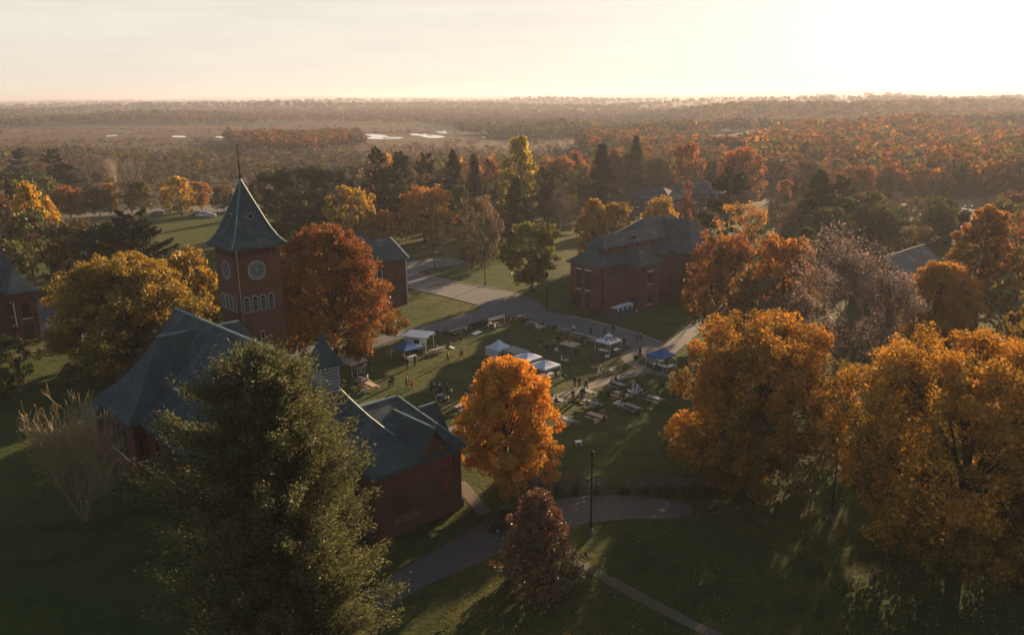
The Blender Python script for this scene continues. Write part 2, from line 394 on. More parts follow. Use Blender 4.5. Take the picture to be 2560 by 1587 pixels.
def unit(n, r):
    d = r.normal(size=(n, 3)); return d / np.linalg.norm(d, axis=1)[:, None]
def cards(C, A, B):
    """rhombic leaf cards: centre C, half axes A and B"""
    n = len(C); V = np.empty((n, 4, 3)); V[:, 0] = C - A; V[:, 1] = C + B; V[:, 2] = C + A; V[:, 3] = C - B
    return V.reshape(-1, 3), np.arange(4 * n).reshape(n, 4)
def tubes(paths, sides=5):
    VS, QS, o = [], [], 0
    ang = np.arange(sides) * 2 * PI / sides; ca, sa = np.cos(ang), np.sin(ang)
    for P, R in paths:
        P = np.asarray(P, float); k = len(P)
        d = np.gradient(P, axis=0); d /= np.linalg.norm(d, axis=1)[:, None] + 1e-9
        ref = np.array([1., 0, 0]) if abs(d[0, 0]) < .8 else np.array([0, 1., 0])
        u = np.cross(d, ref); u /= np.linalg.norm(u, axis=1)[:, None] + 1e-9; v = np.cross(d, u)
        R = np.asarray(R, float)[:, None, None]
        V = P[:, None, :] + R * (u[:, None, :] * ca[None, :, None] + v[:, None, :] * sa[None, :, None])
        i = np.arange(k - 1)[:, None] * sides; j = np.arange(sides)[None, :]; j2 = (j + 1) % sides
        QS.append(np.stack([i + j, i + j2, i + sides + j2, i + sides + j], -1).reshape(-1, 4) + o)
        VS.append(V.reshape(-1, 3)); o += k * sides
    return np.concatenate(VS), np.concatenate(QS)
def bez(a, b, c, k=5):
    t = np.linspace(0, 1, k)[:, None]
    return (1 - t) ** 2 * np.asarray(a) + 2 * t * (1 - t) * np.asarray(b) + t * t * np.asarray(c)

PROFILE = {
 'round': lambda h: np.sqrt(np.clip(1 - (2 * h - 1) ** 2, 0, 1)) ** .8,
 'dome':  lambda h: np.where(h < .35, .72 + .28 * np.sin(h / .35 * PI / 2), np.sqrt(np.clip(1 - ((h - .35) / .66) ** 2, 0, 1))),
 'oval':  lambda h: np.where(h < .3, .6 + .4 * np.sin(h / .3 * PI / 2), np.clip(1 - ((h - .3) / .72) ** 2.2, 0, 1)),
 'cone':  lambda h: np.where(h < .18, .7 + .3 * h / .18, np.clip(1 - ((h - .18) / .84), 0, 1) ** .72),
 'pyramid': lambda h: np.where(h < .22, .72 + .28 * h / .22, np.clip(1 - ((h - .22) / .80), 0, 1) ** .62),
 'column': lambda h: np.clip(np.sin(np.clip(h * .9 + .08, 0, 1) * PI), 0, 1) ** .45,
}
def broadleaf(seed, nleaf, nclump, leaf, cb=.2, rad=.42, shape='round', lob=.2, core=.5, limbs=60, trunk=.02, lean=.0, sub=7, bs=.3, ss=.115):
    """crown of nclump boughs, each a cluster of smaller leaf clumps with gaps between; limbs run from the stem into the boughs"""
    r = np.random.default_rng(seed); prof = PROFILE[shape]
    ld = unit(12, r); la = r.uniform(-lob, lob * 1.15, 12)
    h = np.clip((np.arange(nclump) + r.uniform(0, 1, nclump)) / nclump, .03, .97); h = np.clip(h ** .92, .02, .97); an = (np.arange(nclump) * 2.39996 + r.uniform(-.6, .6, nclump)) % (2 * PI)
    d = np.c_[np.cos(an), np.sin(an), 2 * h - 1]; d /= np.linalg.norm(d, axis=1)[:, None]
    lobe = np.clip(1 + (np.exp(5 * (d @ ld.T - 1)) * la).sum(1), .55, 1.4)
    br = rad * bs * r.uniform(.7, 1.25, nclump)                                  # bough radius
    rr = np.maximum(prof(h) * rad * lobe - br * .55, 0) * (core + (1 - core) * r.uniform(0, 1, nclump) ** .5)
    B = np.c_[np.cos(an) * rr + lean * h, np.sin(an) * rr, cb + (1 - cb) * h * lobe ** .3]
    B[:, 2] = np.minimum(B[:, 2], 1.02 - br * .75)
    nc = nclump * sub; ci_b = np.repeat(np.arange(nclump), sub)
    o1 = unit(nc, r) * (r.uniform(.3, 1, nc) ** .5)[:, None]; o1[:, 2] *= .7; o1 += d[ci_b] * .22
    C = B[ci_b] + o1 * br[ci_b][:, None]; rc = rad * ss * r.uniform(.65, 1.35, nc); C[:, 2] = np.maximum(C[:, 2], cb * .6)
    dens = r.uniform(.35, 1.2, nclump)[ci_b] * r.uniform(.5, 1.3, nc)
    w = rc ** 2 * dens; ci = r.choice(nc, nleaf, p=w / w.sum())
    o = unit(nleaf, r) * (r.uniform(0, 1, nleaf) ** .36)[:, None]; o[:, 2] *= .8
    P = C[ci] + o * rc[ci][:, None]
    nrm = unit(nleaf, r) + o * .7; nrm /= np.linalg.norm(nrm, axis=1)[:, None]
    a = np.cross(nrm, unit(nleaf, r)); a /= np.linalg.norm(a, axis=1)[:, None]; b = np.cross(nrm, a)
    s = leaf * np.clip(r.lognormal(-.08, .38, nleaf), .35, 2.1)[:, None]
    V, Q = cards(P, a * s * .62, b * s * .46)
    v2c = np.clip(.58 + .85 * (.56 - h[ci_b]) + r.normal(0, .26, nclump)[ci_b] + r.normal(0, .14, nc) - .3 * (o1 * d[ci_b]).sum(1), 0, 1)  # lower and inner boughs turn to the second colour, painting crown shade
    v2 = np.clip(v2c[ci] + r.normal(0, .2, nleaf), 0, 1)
    v1 = np.clip(r.uniform(0, 1, nleaf) * .7 + r.uniform(0, .3, nc)[ci], 0, 1)
    paths = []; ht = cb + (1 - cb) * .66
    zz = np.linspace(0, 1, 8); wob = r.normal(0, .006, (8, 2)); wob[0] = 0
    TP = np.c_[wob[:, 0].cumsum() + lean * zz * .5, wob[:, 1].cumsum(), zz * ht]
    TR = trunk * (1 - .78 * zz) + trunk * .5 * np.exp(-zz * 14)
    paths.append((TP, TR))
    for i in r.permutation(nclump)[:limbs]:
        zs = np.clip(cb * .8 + (B[i, 2] - cb) * .45 * r.uniform(.4, 1), cb * .75, ht * .96)
        st = np.array([np.interp(zs, TP[:, 2], TP[:, 0]), np.interp(zs, TP[:, 2], TP[:, 1]), zs])
        mid = (st + B[i]) / 2 + np.array([0, 0, .03]) + r.normal(0, .015, 3); r0 = trunk * .42 * r.uniform(.6, 1.1)
        paths.append((bez(st, mid, B[i], 6), np.linspace(r0, r0 * .3, 6)))
        for k in range(i * sub, (i + 1) * sub):
            st2 = bez(st, mid, B[i], 6)[r.integers(3, 6)]
            paths.append((bez(st2, (st2 + C[k]) / 2 + r.normal(0, .008, 3), C[k], 4), np.linspace(r0 * .3, r0 * .08, 4)))
    return (V, Q, dict(v1=v1, v2=v2)), tubes(paths, 5 if nleaf > 20000 else 3)
def spruce(seed, nbr, per, leaf, rad=.2, cb=.06, droop=.25, pw=.8, up=0., jag=.35, trunk=.014, multi=None):
    r = np.random.default_rng(seed); n = nbr
    h = cb + (1 - cb) * r.uniform(0, 1, n) ** 1.15; an = r.uniform(0, 2 * PI, n)
    ld = r.uniform(0, 2 * PI, 5); la = r.uniform(-.25, .3, 5)
    lob = 1 + sum(a * np.exp(3 * (np.cos(an - d) - 1)) for d, a in zip(ld, la))
    L = (rad * (1 - (h - cb) / (1 - cb)) ** pw * lob + .012) * r.uniform(1 - jag, 1 + jag * .5, n)
    dirs = np.c_[np.cos(an), np.sin(an)]
    m = n * per; bi = np.repeat(np.arange(n), per); s = r.uniform(.08, 1, m) ** .75
    z = h[bi] - droop * L[bi] * s + up * L[bi] * s ** 2.5
    lat = r.normal(0, 1, m) * L[bi] * .16 * (1.15 - s) + r.normal(0, leaf * .4, m)
    x = dirs[bi, 0] * L[bi] * s - dirs[bi, 1] * lat; y = dirs[bi, 1] * L[bi] * s + dirs[bi, 0] * lat
    P = np.c_[x, y, z + r.normal(0, leaf * .45, m) - np.abs(lat) * .25]
    ax = np.c_[dirs[bi], np.full(m, -.25 + up * 1.2)] + unit(m, r) * .75; ax /= np.linalg.norm(ax, axis=1)[:, None]
    bx = np.cross(ax, unit(m, r)); bx /= np.linalg.norm(bx, axis=1)[:, None]
    q = leaf * r.uniform(.6, 1.4, m)[:, None]
    V, Q = cards(P, ax * q, bx * q * .34)
    v2b = np.clip(r.normal(.5, .25, n), 0, 1)
    paths = [(np.c_[np.zeros(6), np.zeros(6), np.linspace(0, .985, 6)], trunk * np.linspace(1, .1, 6))]
    for i in r.permutation(n)[:min(n, 120)]:
        st = np.array([0, 0, h[i]]); e = np.array([*dirs[i] * L[i] * .85, h[i] - droop * L[i] * .85 + up * L[i] * .6])
        paths.append((np.linspace(st, e, 3), np.array([.25, .15, .05]) * trunk))
    return (V, Q, dict(v1=r.uniform(0, 1, m), v2=np.clip(v2b[bi] + r.normal(0, .15, m), 0, 1))), tubes(paths, 4)
def plume(seed, nbr, per, leaf, rad=.36, cb=.02, pw=.55, up=.3, jag=.45, trunk=.018, tuft=.028):
    """feathery old hemlock: upswept boughs of soft tufts, several leaders, ragged outline"""
    r = np.random.default_rng(seed); h = cb + (1 - cb) * r.uniform(0, 1, nbr); an = r.uniform(0, 2 * PI, nbr)
    ld = r.uniform(0, 2 * PI, 6); lh = r.uniform(.1, .95, 6); la = r.uniform(-.3, .35, 6)
    lob = 1 + sum(a * np.exp(3 * (np.cos(an - d) - 1) - ((h - q) / .22) ** 2) for d, q, a in zip(ld, lh, la))
    L = (rad * (1.04 - h) ** pw * lob + .01) * r.uniform(1 - jag, 1 + jag * .35, nbr)
    dirs = np.c_[np.cos(an), np.sin(an)]; nt_ = 7                      # tufts along each bough
    m = nbr * per; bi = np.repeat(np.arange(nbr), per); ts = (r.integers(0, nt_, m) + 1) / nt_; ts = ts ** .7
    jl = r.normal(0, .16, (nbr, nt_ + 1)); lat = jl[bi, (ts * nt_).astype(int)] * L[bi]
    tz = r.normal(0, .012, (nbr, nt_ + 1))[bi, (ts * nt_).astype(int)]
    rad_ = tuft * (1.15 - .55 * ts); off = r.normal(0, 1, (m, 3)) * rad_[:, None] * np.array([.6, .6, .55]); along = r.normal(0, 1, m) * rad_ * 1.1
    R_ = L[bi] * ts + along
    P = np.c_[dirs[bi, 0] * R_ - dirs[bi, 1] * lat, dirs[bi, 1] * R_ + dirs[bi, 0] * lat, np.minimum(h[bi] - .05 + up * L[bi] * (ts ** 1.8 - .25) + tz + along * .5, 1.0)] + off
    ax = np.c_[dirs[bi], np.full(m, .55)] + unit(m, r) * .8; ax /= np.linalg.norm(ax, axis=1)[:, None]
    bx = np.cross(ax, unit(m, r)); bx /= np.linalg.norm(bx, axis=1)[:, None]; q = leaf * r.uniform(.6, 1.5, m)[:, None]
    P[:, 0] -= .075 * P[:, 2]
    V, Q = cards(P, ax * q, bx * q * .3); v2b = np.clip(r.normal(.5, .28, nbr), 0, 1)
    paths = [(np.c_[np.zeros(6), np.zeros(6), np.linspace(0, .95, 6)], trunk * np.linspace(1, .12, 6))]
    for i in r.permutation(nbr)[:140]:
        s0 = np.array([0, 0, max(h[i] - .07, .01)]); e = np.array([*dirs[i] * L[i] * .85, h[i] - .05 + up * L[i] * .4])
        paths.append((bez(s0, (s0 + e) / 2 - np.array([0, 0, .01]), e, 4), np.array([.3, .2, .12, .05]) * trunk))
    return (V, Q, dict(v1=r.uniform(0, 1, m), v2=np.clip(v2b[bi] + r.normal(0, .16, m), 0, 1))), tubes(paths, 4)
def pine(seed, nbr=62, per=190, leaf=.021, rad=.24, cb=.16):
    """white pine: layered plates with gaps, upswept tips, irregular outline"""
    r = np.random.default_rng(seed); h = np.sort(cb + (1 - cb) * r.uniform(0, 1, nbr)); an = r.uniform(0, 2 * PI, nbr)
    prof = np.clip(1.15 - (h - cb) / (1 - cb), .12, 1) ** .7 * r.uniform(.5, 1.2, nbr)
    L = rad * prof; Ps, bi = [], []
    for i in range(nbr):
        k = int(per * (.3 + L[i] / rad)); s = r.uniform(.25, 1, k) ** .6; w = L[i] * .3
        lat = r.normal(0, w * .55, k) * np.sin(np.clip(s, .1, .98) * PI) ** .4
        z = h[i] + L[i] * (.02 + .28 * s ** 2) + r.normal(0, .009, k) + .012 * np.cos(lat / w * 3)
        Ps.append(np.c_[np.cos(an[i]) * L[i] * s - np.sin(an[i]) * lat, np.sin(an[i]) * L[i] * s + np.cos(an[i]) * lat, z]); bi += [i] * k
    P = np.concatenate(Ps); m = len(P); bi = np.array(bi)
    ax = unit(m, r) + np.array([0, 0, .5]); ax /= np.linalg.norm(ax, axis=1)[:, None]
    bx = np.cross(ax, unit(m, r)); bx /= np.linalg.norm(bx, axis=1)[:, None]; q = leaf * r.uniform(.6, 1.3, m)[:, None]
    V, Q = cards(P, ax * q * .7, bx * q * .4)
    paths = [(np.c_[np.zeros(6), np.zeros(6), np.linspace(0, .97, 6)], .015 * np.linspace(1, .15, 6))]
    for i in range(nbr):
        st = np.array([0, 0, h[i] - .01]); e = np.array([np.cos(an[i]) * L[i], np.sin(an[i]) * L[i], h[i] + L[i] * .3])
        paths.append((bez(st, (st + e) / 2 - np.array([0, 0, L[i] * .08]), e, 4), np.linspace(.004, .001, 4)))
    return (V, Q, dict(v1=r.uniform(0, 1, m), v2=np.clip(r.normal(.5, .25, m), 0, 1))), tubes(paths, 4)
def bare(seed, levels=5, spread=.55, nleaf=400, leaf=.012, stems=1, h0=.24, wide=1., twig=.0011, kids=(3, 4)):
    r = np.random.default_rng(seed); paths = []; tips = []
    def grow(p, d, L, rad, lev):
        k = 4; q = [p]; dd = d.copy()
        for _ in range(k - 1):
            dd = dd + r.normal(0, .12, 3) + np.array([0, 0, .05]); dd /= np.linalg.norm(dd); q.append(q[-1] + dd * L / (k - 1))
        paths.append((np.array(q), np.linspace(rad, max(rad * .55, twig), k)))
        if lev == 0: tips.append(q[-1]); tips.append(q[2]); return
        for j in range(r.integers(kids[0], kids[1] + 1)):
            base = q[-1] if j == 0 else q[1 + r.integers(0, k - 1)]
            nd = dd + unit(1, r)[0] * spread * (0.6 if j == 0 else 1.15) + np.array([0, 0, .12]); nd[:2] *= wide; nd /= np.linalg.norm(nd)
            grow(base, nd, L * r.uniform(.62, .88), max(rad * .55, twig), lev - 1)
    for s in range(stems):
        a = 2 * PI * s / max(stems, 1) + r.uniform(0, 1)
        sl = 0. if stems == 1 else r.uniform(.15, 1.1)
        d = np.array([math.cos(a) * sl, math.sin(a) * sl, 1.]); d /= np.linalg.norm(d)
        grow(np.array([math.cos(a), math.sin(a), 0]) * (.0 if stems == 1 else .012), d, h0, .016 if stems == 1 else .007, levels)
    T = np.array(tips); hm = max(T[:, 2].max(), .01)
    n = nleaf; P = T[r.integers(0, len(T), n)] + r.normal(0, .012, (n, 3))
    a = unit(n, r); b = np.cross(a, unit(n, r)); b /= np.linalg.norm(b, axis=1)[:, None]; q = leaf * r.uniform(.6, 1.4, n)[:, None]
    V, Q = cards(P, a * q * .6, b * q * .45)
    tv, tq = tubes(paths, 3)
    return (V / hm, Q, dict(v1=r.uniform(0, 1, n), v2=r.uniform(0, 1, n))), (tv / hm, tq)

TEMPL = {}
def template(key, gen, leafmat, barkmat=None):
    (V, Q, at), (tv, tq) = gen
    R = np.percentile(np.hypot(V[:, 0], V[:, 1]), 97); Z = np.percentile(V[:, 2], 99.6)
    V = V / Z; tv = tv / Z; R /= Z
    TEMPL[key] = (np_mesh('crown_' + key, V, Q, leafmat, at), np_mesh('trunk_' + key, tv, tq, barkmat or BARK, smooth=True), R)
def plant(key, loc, h, w, cA, cB, name, label, cat='tree', group=None, rz=None, twig=(.09, .07, .055)):
    cm, tm, R = TEMPL[key]
    t = thing(name, label, cat, (loc[0], loc[1], float(terrain(loc[0], loc[1]))), random.uniform(0, 6.28) if rz is None else rz, group)
    t.scale = (w / 2 / R, w / 2 / R, h)
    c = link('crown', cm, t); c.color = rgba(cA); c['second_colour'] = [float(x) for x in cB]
    k = link('trunk', tm, t); k.color = rgba(twig)
    return t
def T(key, bx, by, yt, wpx, cA, cB, name, label, cat='tree', group=None, rz=None, twig=(.09, .07, .055), hs=1.):
    g = G(bx, by); h = top_z(g, yt) * hs
    w = wpx * depth((g[0], g[1], h * .55)) / F
    return plant(key, g, h, w, cA, cB, name, label, cat, group, rz, twig)
# ---------------------------------------------------------------- buildings
BRICK = brick_mat('red_brick', (.128, .043, .031), (.095, .031, .024), (.12, .08, .06))
BRICK2 = brick_mat('plum_brick', (.15, .05, .043), (.115, .04, .035), (.13, .09, .08))
SLATE = slate_mat('slate', (.058, .085, .098), (.044, .068, .084))
SLATE2 = slate_mat('grey_shingle', (.16, .165, .17), (.13, .135, .145), .2)
COPPER = plain('copper_trim', (.12, .2, .2), .6, .4)
WHITE = plain('white_paint', (.62, .6, .56), .5, .4, vary=.08)
TRIM = plain('shaded_white_trim', (.27, .26, .24), .7, .2, vary=.2)  # white tower trim with its shade put into the base colour
SHADEP = plain('shaded_white_louvre', (.30, .32, .325), .7, .2, vary=.15)  # white louvres darkened to grey so the colour carries their shade
STONE = plain('brownstone_trim', (.13, .08, .06), .85)
DARK = plain('dark_iron', (.012, .012, .013), .85, .1)
GLASS = plain('dark_glass', (.015, .018, .022), .12, .6, vary=.1)
LOUVRE = plain('slatted_louvre', (.12, .15, .14), .7)
REDDOOR = plain('red_painted_boards', (.15, .038, .027), .8, vary=.35)
GRANITE = plain('granite_base', (.11, .105, .1), .9)

class Local:
    """a building on the campus grid; points are (s, t, z) in campus coordinates"""
    def __init__(self, name, label, s0, t0, cat='building', group=None):
        w = W(s0, t0); self.o = thing(name, label, cat, (w[0], w[1], 0), GA, group); self.s0, self.t0 = s0, t0
    def L(self, p): return (p[0] - self.s0, p[1] - self.t0, p[2])
    def put(self, mb, name, mat, parent=None, smooth=False):
        mb.v = [self.L(p) for p in mb.v]; return mb.build(name, mat, parent or self.o, smooth)

def curve_hip(mb, rect, ridge, prof):
    """hip roof with a bell-cast section. rect = (s0,s1,t0,t1) at the eave; ridge = ((s,t),(s,t)); prof = [(fraction from ridge to eave, z)]"""
    s0, s1, t0, t1 = rect; (ra, rb) = ridge
    E = [(s0, t0), (s1, t0), (s1, t1), (s0, t1)]
    Rr = [ra, rb, rb, ra] if abs(ra[0] - rb[0]) > abs(ra[1] - rb[1]) or ra == rb else [ra, ra, rb, rb]
    loops = []
    for f, z in prof: loops.append([(r[0] + (e[0] - r[0]) * f, r[1] + (e[1] - r[1]) * f, z) for r, e in zip(Rr, E)])
    for a, b in zip(loops[:-1], loops[1:]):
        for i in range(4):
            j = (i + 1) % 4; q = [a[i], a[j], b[j], b[i]]
            pts = []
            for p in q:
                if not pts or max(abs(p[k] - pts[-1][k]) for k in range(3)) > 1e-4: pts.append(p)
            if max(abs(pts[0][k] - pts[-1][k]) for k in range(3)) < 1e-4: pts.pop()
            if len(pts) > 2: mb.poly(pts[::-1])
    e = loops[-1]; z = prof[-1][1]
    for i in range(4):                                   # fascia and soffit give the roof an edge
        j = (i + 1) % 4; mb.poly([e[i], e[j], (e[j][0], e[j][1], z - .28), (e[i][0], e[i][1], z - .28)][::-1])
    mb.poly([(p[0], p[1], z - .28) for p in e])
    return mb
def arch_pts(w, h, n=8):
    """arched opening outline in its own plane (x across, z up), springing at h - w/2"""
    r = w / 2; return [(-r, 0), (r, 0)] + [(r * math.cos(a), h - r + r * math.sin(a)) for a in np.linspace(0, PI, n)]
class Plane:
    """a wall plane; a along, z up, d outwards"""
    def __init__(s, axis, c, sign): s.axis, s.c, s.sign = axis, c, sign
    def __call__(s, a, z, d=0.):
        k = s.c + s.sign * d; return (k, a, z) if s.axis == 's' else (a, k, z)
    def panel(s, mb, pts, a0, z0, d0, d1):
        P = [s(a0 + p[0], z0 + p[1], d1) for p in pts]; B = [s(a0 + p[0], z0 + p[1], d0) for p in pts]
        flip = (s.axis == 's') != (s.sign > 0)
        mb.poly(P[::-1] if flip else P)
        for i in range(len(P)):
            j = (i + 1) % len(P); q = [B[i], B[j], P[j], P[i]]; mb.poly(q[::-1] if flip else q)
        return mb
    def ring(s, mb, outer, inner, a0, z0, d0, d1):
        n = len(outer)
        for i in range(n):
            j = (i + 1) % n
            for q in ([s(a0+outer[i][0], z0+outer[i][1], d1), s(a0+outer[j][0], z0+outer[j][1], d1), s(a0+inner[j][0], z0+inner[j][1], d1), s(a0+inner[i][0], z0+inner[i][1], d1)],
                      [s(a0+outer[i][0], z0+outer[i][1], d0), s(a0+outer[j][0], z0+outer[j][1], d0), s(a0+outer[j][0], z0+outer[j][1], d1), s(a0+outer[i][0], z0+outer[i][1], d1)],
                      [s(a0+inner[i][0], z0+inner[i][1], d1), s(a0+inner[j][0], z0+inner[j][1], d1), s(a0+inner[j][0], z0+inner[j][1], d0), s(a0+inner[i][0], z0+inner[i][1], d0)]): mb.poly(q)
        return mb
def circ(r, n=28): return [(r * math.cos(2*PI*k/n), r * math.sin(2*PI*k/n)) for k in range(n)]
def rect(w, h): return [(-w/2, 0), (w/2, 0), (w/2, h), (-w/2, h)]
def window(B, pl, a, z, w, h, parent, frame=WHITE, pane=GLASS, sill=True, lintel=False, arch=False):
    o = arch_pts(w, h) if arch else rect(w, h); k = .09
    inn = arch_pts(w - 2*k, h - 1.6*k) if arch else rect(w - 2*k, h - 2*k)
    inn = [(p[0], p[1] + k) for p in inn]
    m = MB(); pl.ring(m, o, inn, a, z, -.02, .07)
    fr = B.put(m, 'window', frame, parent)
    m = MB(); pl.panel(m, o, a, z, -.02, .025); B.put(m, 'pane', pane, fr)
    if lintel:
        m = MB(); pl.panel(m, rect(w + .5, .2), a, z + h + .02, -.02, .1); B.put(m, 'lintel', WHITE, fr)
    if sill:
        m = MB(); pl.panel(m, rect(w + .4, .14), a, z - .16, -.02, .14); B.put(m, 'sill', WHITE, fr)
    return fr

# ---- chapel -----------------------------------------------------------------
ch = Local('chapel', 'red brick chapel with steep slate roofs and a tall clock tower', -80, 36.5, 'chapel')
mb = MB()
mb.box(-100, -61, 27.3, 43.8, 0, 6.6)                                             # nave
mb.poly([(-100, 27.3, 6.6), (-100, 43.8, 6.6), (-100, 36.45, 14.8)][::-1])          # west gable
mb.box(-97.2, -87.8, 26, 47, 0, 6.5)                                               # transepts
mb.box(-74.4, -58.4, 37.2, 47.3, .9, 6.8)                                          # east wing
mb.box(-74.5, -58.28, 37.1, 47.42, 0, .9)
mb.box(-66.6, -62.2, 47.3, 49.0, 0, 5.4)
mb.poly([(-58.4, 42.1, 6.8), (-58.4, 45.75, 6.8), (-58.4, 43.95, 9.25)])            # gabled bay
mb.box(-99.2, -96.4, 24.4, 26.1, 0, 4.6)
wall = ch.put(mb, 'wall', BRICK)
mb = MB()
prof = [(0, 15.1), (.12, 13.55), (.26, 12.0), (.42, 10.4), (.6, 8.85), (.8, 7.5), (1, 6.6)]
s0, s1, t0, t1 = -100, -60.4, 26.6, 44.3; r0, r1 = (-100, 36.45), (-65.6, 37.0)
curve_hip(mb, (s0, s1, t0, t1), (r0, r1), prof)
roof = ch.put(mb, 'nave_roof', SLATE)
mb = MB(); curve_hip(mb, (-97.7, -87.3, 25.5, 40), ((-92.5, 31.3), (-92.5, 37.5)), [(0, 14.05), (.3, 11.3), (.65, 8.7), (1, 6.5)]); ch.put(mb, 'transept_roof', SLATE)
mb = MB(); curve_hip(mb, (-97.7, -87.3, 34, 47.4), ((-92.5, 36.0), (-92.5, 41.1)), [(0, 14.0), (.3, 11.3), (.65, 8.7), (1, 6.5)]); ch.put(mb, 'transept_roof', SLATE)
mb = MB(); curve_hip(mb, (-75, -57.95, 36.8, 47.75), ((-66.5, 38.5), (-66.5, 45.7)), [(0, 10.1), (.35, 8.9), (.7, 7.75), (1, 6.8)]); ch.put(mb, 'wing_roof', SLATE)
mb = MB(); curve_hip(mb, (-99.7, -95.9, 23.9, 26.6), ((-98.2, 26.4), (-97.4, 26.4)), [(0, 7.4), (.5, 5.8), (1, 4.6)]); ch.put(mb, 'stair_roof', SLATE)
mb = MB()                                                                          # dormer gable and the small back gable
for a, b in (((41.75, 6.75), (43.95, 9.55)), ((43.95, 9.55), (46.1, 6.75))):
    q = [(-58.0, a[0], a[1]), (-65.5, a[0], a[1]), (-65.5, b[0], b[1]), (-58.0, b[0], b[1])]; mb.poly(q); mb.poly([(p[0], p[1], p[2] - .14) for p in q][::-1])
    mb.poly([q[0], q[3], (q[3][0], q[3][1], q[3][2] - .22), (q[0][0], q[0][1], q[0][2] - .22)])
ch.put(mb, 'dormer_roof', SLATE)
mb = MB()
for a, b in (((-67, 5.4), (-64.4, 9.1)), ((-64.4, 9.1), (-61.8, 5.4))):
    mb.poly([(a[0], 45.2, a[1]), (a[0], 49.2, a[1]), (b[0], 49.2, b[1]), (b[0], 45.2, b[1])][::-1])
mb.poly([(-67, 49.0, 5.4), (-61.8, 49.0, 5.4), (-64.4, 49.0, 9.1)][::-1])
ch.put(mb, 'porch_roof', SLATE)
mb = MB()                                                                          # ridge caps and finials
def cap(a, b, w=.22): mb.bar(a, b, w, w)
cap((-100, 36.45, 15.14), (-67.2, 37, 15.14)); cap((-92.5, 31.3, 14.1), (-92.5, 34.6, 14.1)); cap((-92.5, 38.6, 14.05), (-92.5, 41.1, 14.05))
cap((-66.5, 40.5, 10.15), (-66.5, 45.7, 10.15)); cap((-58.0, 43.95, 9.6), (-64.6, 43.95, 9.6), .16); cap((-64.4, 46.8, 9.14), (-64.4, 49.2, 9.14), .16)
lp = [(r1[0] + (s1 - r1[0]) * f, r1[1] + (t1 - r1[1]) * f, z + .05) for f, z in prof]
for a, b in zip(lp[1:-1], lp[2:]): cap(a, b, .15)
for a, b in zip([(0, 10.15), (.35, 8.95), (.7, 7.8)], [(.35, 8.95), (.7, 7.8), (1, 6.85)]):
    cap((-66.5 + 8.55 * a[0], 45.7 + 2.05 * a[0], a[1]), (-66.5 + 8.55 * b[0], 45.7 + 2.05 * b[0], b[1]), .15)
ch.put(mb, 'ridge_cap_and_lit_edge', COPPER)
for p in ((-66.5, 45.7, 10.1), (-58.1, 43.95, 9.6), (-64.4, 49.1, 9.1)):
    mb = MB(); mb.tube(p, (p[0], p[1], p[2] + .5), .1, .03, 6); mb.tube((p[0], p[1], p[2] + .5), (p[0], p[1], p[2] + .75), .13, .08, 6); ch.put(mb, 'finial', COPPER)
mb = MB()                                                                          # roof vent on the camera-side slope
mb.box(-85.2, -83.9, 30.1, 31.6, 9.3, 10.2); vent = ch.put(mb, 'roof_vent', SLATE)
mb = MB(); mb.box(-85.25, -83.85, 29.9, 30.1, 10.1, 10.24); ch.put(mb, 'vent_lip', WHITE, vent)
front = Plane('s', -58.4, 1)
for a in (42.75, 45.05):
    m = MB(); front.panel(m, arch_pts(1.75, 2.35), a, 4.9, -.02, .06); w_ = ch.put(m, 'boarded_window', REDDOOR)
    m = MB(); o_ = arch_pts(2.05, 2.52); i_ = arch_pts(1.75, 2.35); front.ring(m, o_, i_, a, 4.9, -.02, .09); ch.put(m, 'arch_trim', STONE, w_)
m = MB(); front.panel(m, rect(1.7, 1.5), 45.3, 2.75, -.02, .06); ch.put(m, 'boarded_window', REDDOOR)
m = MB(); front.panel(m, rect(2.9, .9), 40.6, .95, -.02, .05); ch.put(m, 'boarded_window', STONE)
e_ = Plane('s', -61, 1)
for a in (28.6, 31.0, 33.4, 35.6): window(ch, e_, a, 2.6, 1.1, 2.6, ch.o, frame=STONE, arch=True)
m = MB(); m.tube((-60.9, 36.4, 0), (-60.9, 36.4, 6.4), .06, n=6); ch.put(m, 'drainpipe', WHITE)
n_ = Plane('t', 27.3, -1)
for a in (-84.5, -81, -77.5, -74, -70.5, -67): window(ch, n_, a, 1.8, 1.3, 3.4, ch.o, frame=STONE, arch=True)
n2 = Plane('t', 26, -1)
for a in (-94.4, -92.5, -90.6): window(ch, n2, a, 1.6, 1.2, 3.6, ch.o, frame=STONE, arch=True)
e2_ = Plane('s', -87.8, 1); window(ch, e2_, 26.65, 2, .7, 2.6, ch.o, frame=STONE, arch=True)
# cupola
mb = MB(); mb.box(-66.8, -64.9, 36.15, 38.05, 12.2, 15.9); cup = ch.put(mb, 'cupola', LOUVRE)
mb = MB(); curve_hip(mb, (-67.15, -64.55, 35.8, 38.4), ((-65.85, 37.1), (-65.85, 37.1)), [(0, 18.9), (.3, 17.75), (.65, 16.75), (1, 16.0)]); mb.tube((-65.85, 37.1, 18.8), (-65.85, 37.1, 19.2), .07, .02, 6); ch.put(mb, 'cupola_roof', SLATE, cup)
mb = MB()
for k in range(7):
    z = 13.6 + k * .32
    mb.box(-64.9, -64.84, 36.25, 37.95, z, z + .1); mb.box(-66.7, -65.0, 36.09, 36.15, z, z + .1)
mb.box(-66.95, -64.75, 36.0, 38.2, 13.2, 13.36); mb.box(-66.95, -64.75, 36.0, 38.2, 15.72, 15.9)
for a, b in ((-64.9, 38.05), (-64.9, 36.15), (-66.8, 36.15)): mb.box(a - .07, a + .07, b - .07, b + .07, 13, 15.8)
ch.put(mb, 'louvres', SHADEP, cup)
